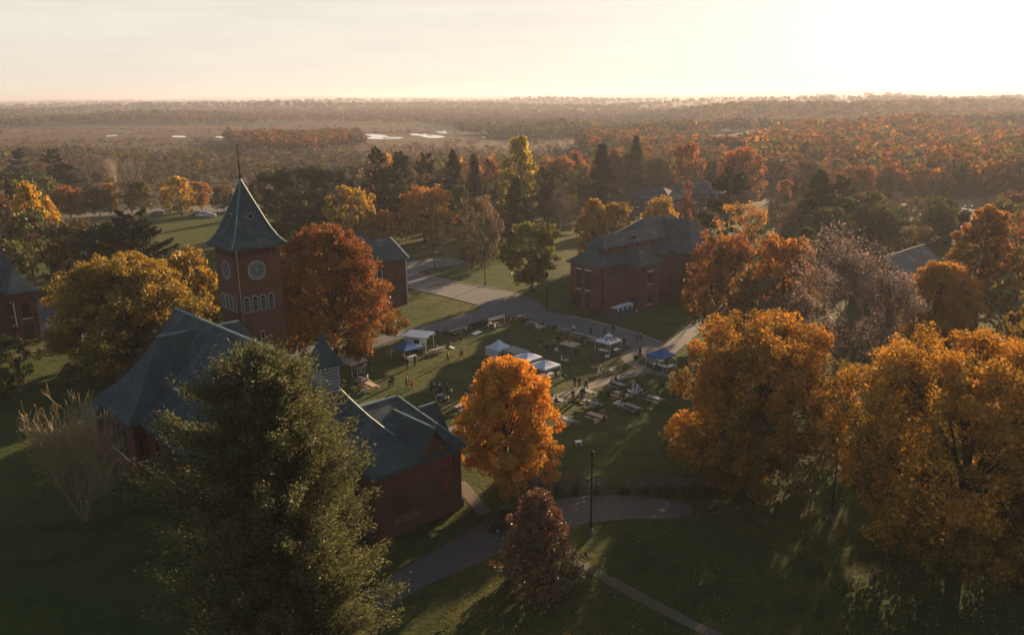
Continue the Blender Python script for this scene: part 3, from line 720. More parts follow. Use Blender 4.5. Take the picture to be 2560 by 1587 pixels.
# clock tower
TS0, TS1, TT0, TT1 = -103.2, -97.3, 43.6, 49.6
mb = MB(); mb.box(TS0, TS1, TT0, TT1, 0, 21.8)
mb.box(TS0 - .1, TS1 + .1, TT0 - .1, TT1 + .1, 21.5, 22.0)
mb.box(TS0 - .12, TS1 + .12, TT0 - .12, TT1 + .12, 12.85, 13.2); mb.box(TS0 - .09, TS1 + .09, TT0 - .09, TT1 + .09, 16.2, 16.42)
tw = ch.put(mb, 'tower', BRICK)
mb = MB(); cx, cyy = (TS0 + TS1) / 2, (TT0 + TT1) / 2
curve_hip(mb, (TS0 - .75, TS1 + .75, TT0 - .75, TT1 + .75), ((cx, cyy), (cx, cyy)), [(0, 30.1), (.2, 28.1), (.42, 25.95), (.62, 24.1), (.78, 22.95), (.9, 22.35), (1, 22.0)])
sp_ = ch.put(mb, 'spire_roof', SLATE)
mb = MB()
for ds, dt in ((-1, -1), (1, -1), (1, 1), (-1, 1)):
    pr = [(0, 30.12), (.2, 28.12), (.42, 25.97), (.62, 24.12), (.78, 22.97), (.9, 22.37), (1, 22.02)]; q = [(cx + ds * 3.72 * f, cyy + dt * 3.75 * f, z) for f, z in pr]
    for a, b in zip(q[:-1], q[1:]): mb.bar(a, b, .14, .14)
ch.put(mb, 'hip_cap', COPPER, sp_)
mb = MB(); mb.tube((cx, cyy, 30), (cx, cyy, 34.5), .085, .055, 6); mb.tube((cx, cyy, 30.3), (cx, cyy, 30.75), .22, .1, 8); mb.tube((cx, cyy, 30.75), (cx, cyy, 31.1), .12, .04, 8)
v_ = np.array([1, 0.]) ; va = np.array([.45, -.62]) / np.hypot(.45, .62)   # the vane's own direction in campus coordinates
pt = lambda k, z: (cx + va[0] * k, cyy + va[1] * k, z)
mb.bar(pt(-1.3, 33.0), pt(1.05, 33.0), .09, .12); mb.bar(pt(-1.3, 33.62), pt(0, 33.62), .08, .1); mb.bar(pt(-1.1, 33.31), pt(-.5, 33.31), .07, .5)
ch.put(mb, 'weather_vane', DARK, sp_)
for pl, a0, z0, dd in ((Plane('s', cx + 3.7 * .42, 1), cyy, 25.1, .0), (Plane('t', cyy - 3.75 * .42, -1), cx, 25.1, .0)):
    m = MB(); pl.panel(m, circ(.42, 16), a0, z0 + .45, -.9, .35); ch.put(m, 'oculus', COPPER, sp_)
    m = MB(); pl.panel(m, circ(.31, 16), a0, z0 + .45, .3, .37); ch.put(m, 'oculus_opening', DARK, sp_)
GILT = plain('dull_numerals', (.24, .26, .24), .6)
CLOCK = plain('clock_dial', (.07, .1, .1), .5, .3)
for pl, ac in ((Plane('s', TS1, 1), cyy - .35), (Plane('t', TT0, -1), cx + .05)):
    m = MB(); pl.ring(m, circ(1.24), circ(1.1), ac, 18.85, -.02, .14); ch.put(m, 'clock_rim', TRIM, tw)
    m = MB(); pl.panel(m, circ(1.12), ac, 18.85, -.02, .05); ch.put(m, 'clock_face', CLOCK, tw)
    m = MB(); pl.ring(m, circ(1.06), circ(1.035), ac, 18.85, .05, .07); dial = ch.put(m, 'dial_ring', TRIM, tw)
    for k in range(12):
        a = k * PI / 6; ww = .05 if k % 3 == 0 else .035
        q = [(rr_ * math.cos(a) - s_ * ww * math.sin(a), rr_ * math.sin(a) + s_ * ww * math.cos(a)) for rr_, s_ in ((.72, -1), (.97, -1), (.97, 1), (.72, 1))]
        m = MB(); pl.panel(m, q, ac, 18.85, .05, .075); ch.put(m, 'numeral', GILT, tw)
    m = MB(); pl.panel(m, [(-.035, -.2), (.035, -.2), (.02, .95), (-.02, .95)], ac, 18.85, .08, .1)
    pl.panel(m, [(-.15, -.045), (.62, -.025), (.62, .025), (-.15, .045)], ac, 18.85, .1, .12); ch.put(m, 'clock_hands', GILT, tw)
    for k in range(4):
        a = ac - 1.75 + k * 1.12
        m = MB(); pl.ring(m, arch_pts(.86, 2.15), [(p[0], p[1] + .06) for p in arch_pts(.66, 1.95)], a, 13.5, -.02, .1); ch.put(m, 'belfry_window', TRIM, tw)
        m = MB(); pl.panel(m, arch_pts(.7, 2.02), a, 13.53, -.02, .02)
        ch.put(m, 'belfry_opening', GLASS, tw)
        m = MB()
        for j in range(5): pl.panel(m, rect(.64, .1), a, 13.65 + j * .32, .02, .08)
        ch.put(m, 'louvres', LOUVRE, tw)
    m = MB()
    for k in range(12): pl.panel(m, rect(.12, .75), (cyy if pl.axis == 's' else cx) - 2.5 + k * .455, 20.75, -.02, .035)
    ch.put(m, 'corbel_slots', DARK, tw)
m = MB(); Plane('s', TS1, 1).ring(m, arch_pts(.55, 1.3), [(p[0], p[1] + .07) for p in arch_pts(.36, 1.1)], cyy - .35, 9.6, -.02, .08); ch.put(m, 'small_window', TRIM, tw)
m = MB(); Plane('s', TS1, 1).panel(m, arch_pts(.4, 1.18), cyy - .35, 9.63, -.02, .03); ch.put(m, 'small_window_pane', GLASS, tw)
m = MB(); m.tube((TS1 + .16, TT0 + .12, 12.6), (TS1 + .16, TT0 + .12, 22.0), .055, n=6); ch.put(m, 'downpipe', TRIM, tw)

# ---- hall on the right ---------------------------------------------------------
hb = Local('brick_hall', 'broad red brick hall with a clerestory roof beside the portable toilets', -104, 130)
mb = MB()
mb.box(-106.4, -98.3, 114.9, 131.5, 0, 9.0); mb.box(-98.3, -94.3, 121.2, 127.2, 0, 8.9); mb.box(-104.3, -100.1, 117.4, 132, 9, 12.0)
mb.box(-114.5, -97.9, 131.5, 152, 0, 9.3); mb.box(-97.9, -92.6, 135.6, 150, 0, 9.3); mb.box(-98.3, -96.4, 115.2, 121.2, 0, 6.7)
hw = hb.put(mb, 'wall', BRICK2)
mb = MB(); curve_hip(mb, (-107, -97.7, 114.3, 134), ((-102.3, 117.4), (-102.3, 134)), [(0, 12.1), (1, 9.0)]); hb.put(mb, 'lower_roof', SLATE)
mb = MB(); curve_hip(mb, (-104.9, -99.5, 116.7, 136), ((-102.2, 119.4), (-102.2, 136)), [(0, 13.9), (1, 12.0)]); rf = hb.put(mb, 'clerestory_roof', SLATE)
mb = MB(); mb.box(-100.75, -100.4, 126.2, 127.3, 12.6, 13.3); hb.put(mb, 'roof_hatch', DARK, rf)
mb = MB(); curve_hip(mb, (-100.5, -93.8, 120.7, 127.7), ((-100.4, 124.2), (-97.2, 124.2)), [(0, 11.2), (1, 8.9)]); hb.put(mb, 'bay_roof', SLATE)
mb = MB(); curve_hip(mb, (-115.2, -97.3, 130.9, 152.6), ((-106.2, 136.5), (-106.2, 146.5)), [(0, 14.8), (.5, 11.7), (1, 9.3)]); hb.put(mb, 'main_roof', SLATE)
mb = MB(); curve_hip(mb, (-106, -92.0, 135.0, 150.6), ((-106, 142.8), (-99.0, 142.8)), [(0, 14.6), (.5, 11.8), (1, 9.3)]); hb.put(mb, 'wing_roof', SLATE)
mb = MB(); mb.box(-98.3, -96.1, 115.0, 121.3, 6.7, 6.9); hb.put(mb, 'porch_roof', plain('mossy_felt', (.06, .07, .045), .9))
mb = MB(); mb.bar((-115.0, 131.2, 9.4), (-110.7, 133.8, 11.85), .2, .2); mb.bar((-110.7, 133.8, 11.85), (-106.3, 136.5, 14.9), .2, .2); hb.put(mb, 'ridge_cap_and_lit_edge', WHITE)  # white bar along one hip paints its sunlit edge
P1 = Plane('s', -98.3, 1); P0 = Plane('t', 114.9, -1); P3 = Plane('s', -94.3, 1); P4 = Plane('t', 121.2, -1); P5 = Plane('s', -100.1, 1); P6 = Plane('t', 117.4, -1); P7 = Plane('s', -92.6, 1)
for a in (-104.2, -101.9):
    window(hb, P0, a, 3.95, 1.05, 3.7, hb.o, frame=DARK, lintel=True); window(hb, P0, a, .4, 1.05, 2.6, hb.o, frame=DARK, sill=False)
window(hb, P0, -105.4, .4, .8, 2.4, hb.o, frame=DARK, sill=False)
m = MB(); m.tube((-98.15, 114.75, 0), (-98.15, 114.75, 8.9), .08, n=6); hb.put(m, 'downpipe', DARK)
m = MB(); Plane('s', -96.4, 1).panel(m, rect(1.1, 2.3), 116.6, .1, -.02, .05); hb.put(m, 'door', REDDOOR)
window(hb, P3, 124.2, 4.9, 1.1, 2.3, hb.o, frame=DARK, lintel=True); window(hb, P3, 124.2, .9, 1.1, 2.5, hb.o, frame=DARK)
for a in (138, 142.8, 147.5):
    window(hb, P7, a, 5.0, 1.1, 2.6, hb.o, frame=DARK, lintel=True); window(hb, P7, a, 1.0, 1.1, 2.5, hb.o, frame=DARK)
for k in range(6): window(hb, P5, 119.2 + k * 2.05, 11.0, 1.3, .75, hb.o, frame=REDDOOR, sill=False)
for k in range(2): window(hb, P6, -103.2 + k * 2, 11.0, 1.2, .75, hb.o, frame=REDDOOR, sill=False)

# ---- house behind the red maple ------------------------------------------------
sb = Local('brick_house', 'red brick house with a white edged gable behind the crimson maple', -136, 84)
mb = MB(); mb.box(-143, -130.6, 70, 88, 0, 9.5); mb.box(-141, -130.5, 88, 93.1, 0, 9.6)
mb.poly([(-141, 93.1, 9.6), (-130.5, 93.1, 9.6), (-135.6, 93.1, 12.6)]); sw = sb.put(mb, 'wall', BRICK)
mb = MB(); curve_hip(mb, (-143.6, -130.0, 69.4, 92.2), ((-136.2, 76), (-136.2, 87.6)), [(0, 14.4), (1, 9.6)]); sb.put(mb, 'main_roof', SLATE)
mb = MB()
for a, b in (((-141.6, 9.5), (-135.7, 12.75)), ((-135.7, 12.75), (-129.9, 9.5))):
    mb.poly([(a[0], 84, a[1]), (a[0], 93.5, a[1]), (b[0], 93.5, b[1]), (b[0], 84, b[1])][::-1])
    mb.poly([(a[0], 84, a[1] - .2), (a[0], 93.5, a[1] - .2), (b[0], 93.5, b[1] - .2), (b[0], 84, b[1] - .2)])
sb.put(mb, 'wing_roof', SLATE)
mb = MB(); mb.bar((-129.9, 93.5, 9.45), (-135.7, 93.5, 12.7), .3, .42); mb.bar((-141.6, 93.5, 9.45), (-135.7, 93.5, 12.7), .3, .42); sb.put(mb, 'gable_trim', WHITE)
g_ = Plane('t', 93.1, 1)
for a in (-131.9, -134.4, -136.9, -139.4):
    for z in (1.2, 4.6, 7.4): window(sb, g_, a, z, 1.05, 1.9, sb.o)
s_ = Plane('s', -130.6, 1)
for a in (73, 76.5, 80, 83.5, 87):
    for z in (1.2, 5.6): window(sb, s_, a, z, 1.1, 2.2, sb.o)
m = MB(); m.tube((-130.38, 93.2, 0), (-130.38, 93.2, 9.4), .1, n=6); sb.put(m, 'downpipe', WHITE)

# ---- building at the left edge ------------------------------------------------
lb = Local('brick_ward', 'tall red brick ward with slate roof cut by the left edge of the picture', -165, 24)
mb = MB(); mb.box(-168, -153.8, 29.6, 33.1, 0, 9.2); mb.box(-178, -159.5, 6, 32.4, 0, 9.9); mb.box(-159.5, -155.5, 16, 29.6, 0, 9.0); lb.put(mb, 'wall', BRICK)
mb = MB(); curve_hip(mb, (-168, -153.2, 29.0, 33.7), ((-166, 31.35), (-158.5, 31.35)), [(0, 12.3), (1, 9.2)]); lb.put(mb, 'wing_roof', SLATE)
mb = MB(); curve_hip(mb, (-178.6, -158.9, 5.4, 33), ((-167, 12), (-162.5, 31.0)), [(0, 15.4), (1, 9.9)]); lb.put(mb, 'main_roof', SLATE)
m = MB(); m.tube((-153.65, 29.75, 3.4), (-153.65, 29.75, 7.6), .07, n=6); lb.put(m, 'downpipe', WHITE)
q_ = Plane('s', -153.8, 1); window(lb, q_, 31.5, 4.6, 1.2, 2.6, lb.o, frame=DARK); window(lb, q_, 31.5, .8, 1.2, 2.6, lb.o, frame=DARK)
q_ = Plane('t', 29.6, -1)
for a in (-155.4, -158): window(lb, q_, a, 5.0, .9, 2.2, lb.o, frame=DARK, lintel=True); window(lb, q_, a, 1.0, .9, 2.2, lb.o, frame=DARK, lintel=True)

# ---- far houses and the grey roofed hall ------------------------------------------
def far_house(name, label, c, w, d, rz, eave, ridge, wallm, roofm, nwin, group=None):
    o = thing(name, label, 'building', (c[0], c[1], 0), rz, group)
    m = MB(); m.box(-w/2, w/2, -d/2, d/2, 0, eave); m.build('wall', wallm, o)
    m = MB(); k = min(w, d) / 2
    if w > d: curve_hip(m, (-w/2-.5, w/2+.5, -d/2-.5, d/2+.5), ((-w/2+k, 0), (w/2-k, 0)), [(0, ridge), (1, eave)])
    else: curve_hip(m, (-w/2-.5, w/2+.5, -d/2-.5, d/2+.5), ((0, -d/2+k), (0, d/2-k)), [(0, ridge), (1, eave)])
    m.build('roof', roofm, o)
    class B2:
        @staticmethod
        def put(mb, name, mat, parent=None): return mb.build(name, mat, parent or o)
    pl = Plane('t', -d/2, -1); pl2 = Plane('s', w/2, 1); pl3 = Plane('s', -w/2, -1)
    for k in range(nwin):
        a = -w/2 + w * (k + .5) / nwin
        for z in ((eave - 2.9, eave - 6.2) if eave > 6.5 else (eave - 2.7,)): window(B2, pl, a, z, 1.1, 2.0, o)
    for P_ in (pl2, pl3):
        for k in range(3): window(B2, P_, -d/2 + d * (k + .5) / 3, eave - 2.9, 1.1, 2.0, o)
    return o
c = G(1612, 545); far_house('brick_cottage', 'low brick cottage with blue slate hip roof deep among the trees', (47.5, 271), 17, 11, math.radians(-38), 7.2, 10.6, BRICK2, SLATE, 5)
far_house('brick_villa', 'two storey brick villa with white framed windows behind the far cottage', (62, 277), 19, 13, math.radians(-36), 8.4, 12.2, BRICK2, SLATE, 5)
gb = thing('long_hall', 'grey shingled gable roofed hall half hidden by the purple leaved trees', 'building', (W(-61, 169)[0], W(-61, 169)[1], 0), GA)
m = MB(); m.box(-8.3, 3.7, -13.5, 4.4, 0, 4.7); m.poly([(3.7, 4.4, 4.7), (-8.3, 4.4, 4.7), (-2.3, 4.4, 9.6)]); m.poly([(-8.3, -13.5, 4.7), (3.7, -13.5, 4.7), (-2.3, -13.5, 9.6)]); m.build('wall', BRICK2, gb)
m = MB()
for a, b in (((-9, 4.5), (-2.3, 9.9)), ((-2.3, 9.9), (4.4, 4.5))):
    m.poly([(a[0], -14.2, a[1]), (a[0], 5.2, a[1]), (b[0], 5.2, b[1]), (b[0], -14.2, b[1])][::-1]); m.poly([(a[0], -14.2, a[1]-.25), (a[0], 5.2, a[1]-.25), (b[0], 5.2, b[1]-.25), (b[0], -14.2, b[1]-.25)])
r_ = m.build('roof', SLATE2, gb)
m = MB(); m.bar((4.4, 5.25, 4.42), (-2.3, 5.25, 9.8), .12, .25); m.bar((-2.3, -14.2, 9.93), (-2.3, 5.2, 9.93), .14, .08); m.build('roof_trim', STONE, r_)
m = MB(); m.tube((2.2, -3, 6.2), (2.2, -3, 7.4), .12, n=6); m.build('vent_pipe', WHITE, r_)
c = W(-78, 158); far_house('low_shed', 'low shed with blue grey roof tucked behind the orange maples', (c[0], c[1]), 10, 7, GA, 3.4, 5.6, BRICK2, SLATE, 2)
# ---------------------------------------------------------------- templates
for k, a in dict(
  M0=(11, 7600, 52, .034, .16, .43, 'round'), M1=(12, 7600, 52, .034, .18, .46, 'dome'), M2=(13, 7000, 46, .034, .13, .36, 'oval'),
  M3=(14, 7800, 58, .033, .2, .5, 'dome'), M4=(15, 6000, 42, .034, .12, .3, 'oval'), M5=(16, 3600, 26, .032, .1, .17, 'column')).items():
    template(k, broadleaf(a[0], a[1], a[2], a[3], cb=a[4], rad=a[5], shape=a[6], lob=.3, sub=5, ss=.15, bs=.33), LEAF)
template('THIN', broadleaf(21, 2100, 26, .027, cb=.2, rad=.42, shape='dome', lob=.35, limbs=60, sub=5, ss=.15), LEAF)
template('THICKET', broadleaf(23, 6500, 34, .022, cb=.08, rad=.5, shape='dome', lob=.35, limbs=40, sub=6, ss=.13), LEAF)
template('SHRUB', broadleaf(22, 1500, 14, .075, cb=.02, rad=.55, shape='dome', limbs=14, sub=4, ss=.2), LEAF)
template('S0', spruce(31, 150, 38, .03, rad=.2), NEEDLE); template('S1', spruce(32, 130, 38, .032, rad=.26, droop=.12, pw=.7, up=.1), NEEDLE)
template('P0', pine(41), NEEDLE); template('P1', pine(42, 54, 200, .023, .3, .14), NEEDLE); template('P2', pine(43, 70, 170, .021, .22, .22), NEEDLE); template('P3', pine(45, 90, 330, .021, .46, .06), NEEDLE)
template('DARK', broadleaf(44, 9000, 40, .026, cb=.04, rad=.5, shape='dome', lob=.25, sub=6, ss=.14, limbs=20), NEEDLE)
template('B0', bare(51, 5, .5, 500, .014), LEAF, TWIG); template('B1', bare(52, 5, .62, 900, .012, kids=(3, 4)), LEAF, TWIG)
template('B2', bare(53, 4, .34, 120, .012, stems=9, h0=.3), LEAF, TWIG)
# near trees get crowns of their own
template('N_ORANGE', broadleaf(61, 95000, 110, .0125, cb=.15, rad=.42, shape='pyramid', lob=.2, core=.2, trunk=.02, sub=8, bs=.28, ss=.11, limbs=40), LEAF)
template('N_RIGHT', broadleaf(62, 110000, 84, .0115, cb=.08, rad=.54, shape='round', lob=.36, trunk=.026, sub=9, bs=.29, ss=.105), LEAF)
template('N_CORNER', broadleaf(63, 175000, 140, .0092, cb=.12, rad=.57, shape='round', lob=.38, trunk=.03, limbs=40, sub=10, bs=.25, ss=.085), LEAF)
template('N_CRIMSON', broadleaf(64, 92000, 92, .0125, cb=.12, rad=.50, shape='dome', lob=.32, trunk=.02, sub=9, bs=.27, ss=.1), LEAF)
template('N_GOLD', broadleaf(65, 84000, 86, .0140, cb=.05, rad=.56, shape='dome', lob=.34, trunk=.02, sub=9, bs=.27, ss=.1), LEAF)
template('N_PURPLE', broadleaf(66, 36000, 64, .0175, cb=.02, rad=.46, shape='cone', lob=.22, trunk=.014, sub=8, bs=.34, ss=.13, limbs=30), GLOSSY)
template('N_HEMLOCK', plume(67, 430, 900, .0056, rad=.34, pw=.42, up=.42, jag=.62, tuft=.030), HEMLEAF)
template('N_BARE', bare(68, 5, .55, 800, .013, stems=9, h0=.3, kids=(3, 4), twig=.0009), LEAF, TWIG)
template('N_PLUM', bare(69, 6, .5, 9000, .0085, kids=(3, 4), twig=.0007), LEAF, TWIG)

# leaf hues plus painted light (first: sunlit outer tops; second: shaded lower and inner leaves)
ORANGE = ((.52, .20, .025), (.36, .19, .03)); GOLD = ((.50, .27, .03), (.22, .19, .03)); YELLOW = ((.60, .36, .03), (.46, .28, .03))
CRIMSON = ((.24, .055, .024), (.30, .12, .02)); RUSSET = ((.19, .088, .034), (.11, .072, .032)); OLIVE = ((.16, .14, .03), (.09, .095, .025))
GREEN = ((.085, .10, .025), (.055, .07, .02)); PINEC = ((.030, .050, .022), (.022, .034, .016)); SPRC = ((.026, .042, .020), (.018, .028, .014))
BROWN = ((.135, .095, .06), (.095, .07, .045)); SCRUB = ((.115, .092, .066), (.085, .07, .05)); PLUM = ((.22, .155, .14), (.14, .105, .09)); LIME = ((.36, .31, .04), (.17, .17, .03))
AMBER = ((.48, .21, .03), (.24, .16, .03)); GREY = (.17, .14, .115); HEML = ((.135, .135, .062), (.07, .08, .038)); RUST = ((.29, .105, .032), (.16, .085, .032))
TW = (.19, .15, .125); TWL = (.29, .23, .13)

# ---------------------------------------------------------------- trees one can point to: (template, base x, base y, top y, width) in photo pixels
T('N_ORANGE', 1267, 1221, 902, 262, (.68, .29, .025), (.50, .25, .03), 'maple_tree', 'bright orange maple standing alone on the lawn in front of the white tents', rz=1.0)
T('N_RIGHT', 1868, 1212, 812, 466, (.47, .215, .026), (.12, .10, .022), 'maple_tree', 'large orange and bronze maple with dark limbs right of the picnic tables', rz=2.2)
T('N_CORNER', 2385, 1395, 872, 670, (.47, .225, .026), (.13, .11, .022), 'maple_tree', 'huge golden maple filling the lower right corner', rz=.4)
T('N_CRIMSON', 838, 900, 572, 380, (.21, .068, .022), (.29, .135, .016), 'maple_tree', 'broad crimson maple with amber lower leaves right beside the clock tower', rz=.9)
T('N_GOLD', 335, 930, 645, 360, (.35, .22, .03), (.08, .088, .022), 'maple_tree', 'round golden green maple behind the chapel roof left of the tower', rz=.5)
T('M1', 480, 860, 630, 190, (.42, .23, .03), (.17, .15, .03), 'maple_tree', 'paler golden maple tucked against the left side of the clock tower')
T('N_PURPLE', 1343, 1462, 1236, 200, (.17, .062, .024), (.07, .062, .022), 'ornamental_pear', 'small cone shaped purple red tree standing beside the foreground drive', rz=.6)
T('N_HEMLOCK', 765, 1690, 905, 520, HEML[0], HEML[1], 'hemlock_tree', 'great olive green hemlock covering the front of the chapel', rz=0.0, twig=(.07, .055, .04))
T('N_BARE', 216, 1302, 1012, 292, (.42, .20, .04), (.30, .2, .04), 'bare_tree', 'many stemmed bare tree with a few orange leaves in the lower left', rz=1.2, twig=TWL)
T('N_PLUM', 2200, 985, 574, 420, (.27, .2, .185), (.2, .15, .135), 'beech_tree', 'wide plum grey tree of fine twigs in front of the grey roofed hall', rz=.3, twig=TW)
T('THICKET', 1990, 905, 735, 210, PLUM[0], PLUM[1], 'plum_tree', 'low mauve leaved tree left of the wide plum grey tree', twig=TW)
T('THICKET', 2110, 1010, 800, 260, PLUM[0], PLUM[1], 'plum_tree', 'brownish mauve twiggy tree behind the two orange foreground maples', twig=TW)
T('M3', 1790, 845, 588, 190, (.36, .13, .03), (.14, .10, .03), 'maple_tree', 'rust topped maple touching the right end of the brick hall')
T('M1', 1950, 835, 598, 200, (.50, .19, .03), (.17, .12, .03), 'maple_tree', 'flame orange crowned maple right of the rust topped one')
T('THIN', 1890, 870, 690, 190, OLIVE[0], BROWN[1], 'maple_tree', 'thin brown green tree in the shade under the flame orange maple')
T('THIN', 1870, 690, 505, 170, (.48, .24, .05), (.34, .18, .05), 'maple_tree', 'loose amber maple standing behind the brick hall', twig=TW)
T('M2', 2010, 700, 570, 90, GREEN[0], GREEN[1], 'linden_tree', 'dark green rounded tree with a yellow top behind the flame orange maple')
T('N_ORANGE', 2330, 880, 660, 210, (.52, .24, .03), (.34, .2, .03), 'maple_tree', 'orange yellow maple in front of the right end of the grey roof')
T('M4', 2440, 792, 522, 190, (.44, .17, .035), (.20, .15, .03), 'maple_tree', 'tall bare trunked orange maple right of the grey roofed hall')
T('THIN', 2540, 770, 525, 150, (.28, .14, .05), (.16, .11, .04), 'maple_tree', 'thin russet tree cut by the right edge', twig=TW)
T('THIN', 2520, 880, 720, 230, OLIVE[0], OLIVE[1], 'maple_tree', 'olive thicket tree below the right edge maples')
T('M2', 2560, 1010, 760, 200, (.3, .17, .03), OLIVE[1], 'maple_tree', 'yellowing olive tree on the right edge above the corner maple')
# yellow group by the brick hall
T('M2', 1480, 672, 500, 105, (.46, .24, .04), (.20, .17, .03), 'maple_tree', 'golden tree at the left corner of the brick hall')
T('M0', 1530, 660, 508, 110, (.36, .21, .03), (.085, .085, .025), 'maple_tree', 'dark green centred tree with yellow rim behind the clerestory roof')
T('M1', 1640, 640, 495, 128, (.52, .30, .04), (.22, .18, .03), 'maple_tree', 'bright yellow tree in front of the far brick villa')
T('M5', 1712, 610, 455, 36, (.40, .16, .07), (.24, .12, .05), 'columnar_oak', 'slim pink russet columnar tree before the far villa')
T('P1', 1815, 610, 422, 150, PINEC[0], PINEC[1], 'pine_tree', 'broad layered pine right of the far brick villa')
# centre
T('M0', 1330, 731, 556, 160, (.17, .16, .03), (.10, .10, .025), 'oak_tree', 'olive green tree standing on the grass island beside the drive', rz=.3)
T('THICKET', 1205, 668, 492, 120, (.20, .13, .085), (.13, .10, .055), 'bare_tree', 'upright brown twiggy tree left of the olive green island tree', twig=TW)
T('THIN', 1180, 672, 600, 120, GREEN[0], BROWN[1], 'hawthorn_tree', 'low dark spreading tree at the foot of the brown twiggy tree')
T('B0', 1109, 682, 545, 46, BROWN[0], BROWN[1], 'young_tree', 'slender nearly leafless young tree beside a lamp post', twig=TW)
T('M3', 1062, 606, 468, 158, (.46, .19, .03), (.26, .18, .03), 'maple_tree', 'round flat topped orange maple behind the brick house')
T('M0', 888, 640, 468, 136, (.40, .24, .035), (.25, .21, .03), 'maple_tree', 'yellow green maple directly behind the crimson maple')
T('M2', 965, 640, 528, 92, (.36, .13, .06), (.34, .2, .04), 'maple_tree', 'pinkish orange tree right of the yellow green maple')
T('M1', 930, 585, 468, 60, RUST[0], RUST[1], 'maple_tree', 'rusty red tree top peeping over the yellow green maple')
for x, y, yt, w, lab in ((700, 585, 430, 120, 'left end of the dark evergreen clump'), (765, 590, 418, 140, 'middle of the dark evergreen clump'), (830, 588, 424, 110, 'right end of the dark evergreen clump'), (770, 620, 470, 200, 'lowest front tree of the dark evergreen clump')):
    T('DARK', x, y, yt, w * 1.2, SPRC[0], SPRC[1], 'yew_tree', 'big dark rounded evergreen, ' + lab, group='dark evergreen clump right of the spire')
for k, x, y, yt, w, lab in (('P2', 950, 560, 370, 80, 'tallest layered pine, left of three, behind the rusty treetop'), ('P0', 1008, 565, 380, 84, 'layered pine, middle of three, above the orange maple'), ('P1', 1070, 545, 384, 86, 'flat armed pine, right of three, with bare sky facing side'),
                            ('S1', 1136, 545, 378, 78, 'dark pointed spruce right of the three layered pines'), ('S0', 1188, 540, 388, 60, 'narrower dark spruce just left of the tall yellow poplar')):
    T(k, x, y, yt, w, PINEC[0], PINEC[1], 'pine_tree' if k[0] == 'P' else 'spruce_tree', lab)
T('P2', 980, 600, 420, 120, PINEC[0], PINEC[1], 'pine_tree', 'dense shaded pine in front of the three layered pines')
T('M4', 1300, 560, 344, 104, (.50, .36, .035), (.24, .21, .03), 'poplar_tree', 'tall bright yellow poplar rising above the centre woods')
T('S1', 1290, 600, 446, 100, (.06, .07, .022), PINEC[1], 'spruce_tree', 'olive green conifer directly below the tall yellow poplar')
T('P2', 1362, 560, 420, 80, PINEC[0], PINEC[1], 'pine_tree', 'open pine right of the tall yellow poplar')
T('S0', 1502, 545, 363, 92, SPRC[0], SPRC[1], 'spruce_tree', 'big dark pointed spruce above the yellow trees')
T('S1', 1585, 500, 342, 62, PINEC[0], PINEC[1], 'spruce_tree', 'tall spire topped spruce right of the big dark spruce')
T('M0', 1150, 580, 465, 54, GREEN[0], GREEN[1], 'willow_tree', 'small rounded grey green tree right of the flat topped orange maple')
T('M1', 1052, 500, 432, 44, (.3, .14, .06), BROWN[1], 'maple_tree', 'small russet tree between the layered pines')
T('M0', 1230, 510, 398, 56, RUST[0], RUST[1], 'maple_tree', 'russet tree between the narrow spruce and the yellow poplar')
T('M1', 1440, 470, 380, 60, (.46, .13, .03), RUST[1], 'maple_tree', 'red orange tree left of the big dark spruce')
T('M3', 1400, 500, 395, 90, (.42, .15, .04), BROWN[1], 'maple_tree', 'wide rusty tree right of the open pine')
T('M0', 1535, 480, 372, 46, (.42, .2, .05), BROWN[1], 'maple_tree', 'amber tree top tucked between the two spruces')
T('M0', 1715, 510, 358, 84, (.46, .16, .04), BROWN[0], 'maple_tree', 'glowing orange tree above the slim columnar tree')
T('M3', 1845, 510, 370, 130, (.44, .15, .035), BROWN[0], 'maple_tree', 'broad orange tree behind the layered pine on the right')
T('B1', 1400, 590, 455, 90, BROWN[0], BROWN[1], 'bare_tree', 'grey brown leafless tree left of the yellow trees by the hall', twig=TW)
T('S1', 2040, 600, 430, 130, PINEC[0], PINEC[1], 'pine_tree', 'dark green conifer standing alone in the right middle woods')
T('P1', 2090, 585, 440, 110, PINEC[0], PINEC[1], 'pine_tree', 'flat layered pine right of the lone dark conifer')
T('S0', 2330, 600, 498, 80, SPRC[0], SPRC[1], 'spruce_tree', 'blue black spruce at the edge of the sunlit hay field')
T('M2', 2180, 600, 480, 90, (.2, .15, .04), GREEN[1], 'oak_tree', 'yellow green tree left of the sunlit hay field')
T('B1', 2230, 580, 482, 110, BROWN[0], BROWN[1], 'bare_tree', 'bare spreading tree in front of the sunlit hay field', twig=TW)
T('M0', 1955, 540, 450, 48, (.42, .16, .06), BROWN[1], 'maple_tree', 'small pink orange globe tree left of the lone dark conifer')
T('THIN', 2270, 660, 560, 120, (.2, .13, .05), BROWN[1], 'maple_tree', 'brown thin tree behind the wide plum grey tree', twig=TW)
T('THIN', 2080, 680, 585, 150, BROWN[0], BROWN[1], 'maple_tree', 'reddish brown thin tree above the low shed', twig=TW)
T('THIN', 1970, 640, 530, 120, BROWN[0], GREEN[1], 'maple_tree', 'brown green thin tree behind the loose amber maple', twig=TW)
T('THIN', 1760, 600, 520, 110, BROWN[0], PLUM[1], 'maple_tree', 'greyish thin tree at the back of the brick hall', twig=TW)
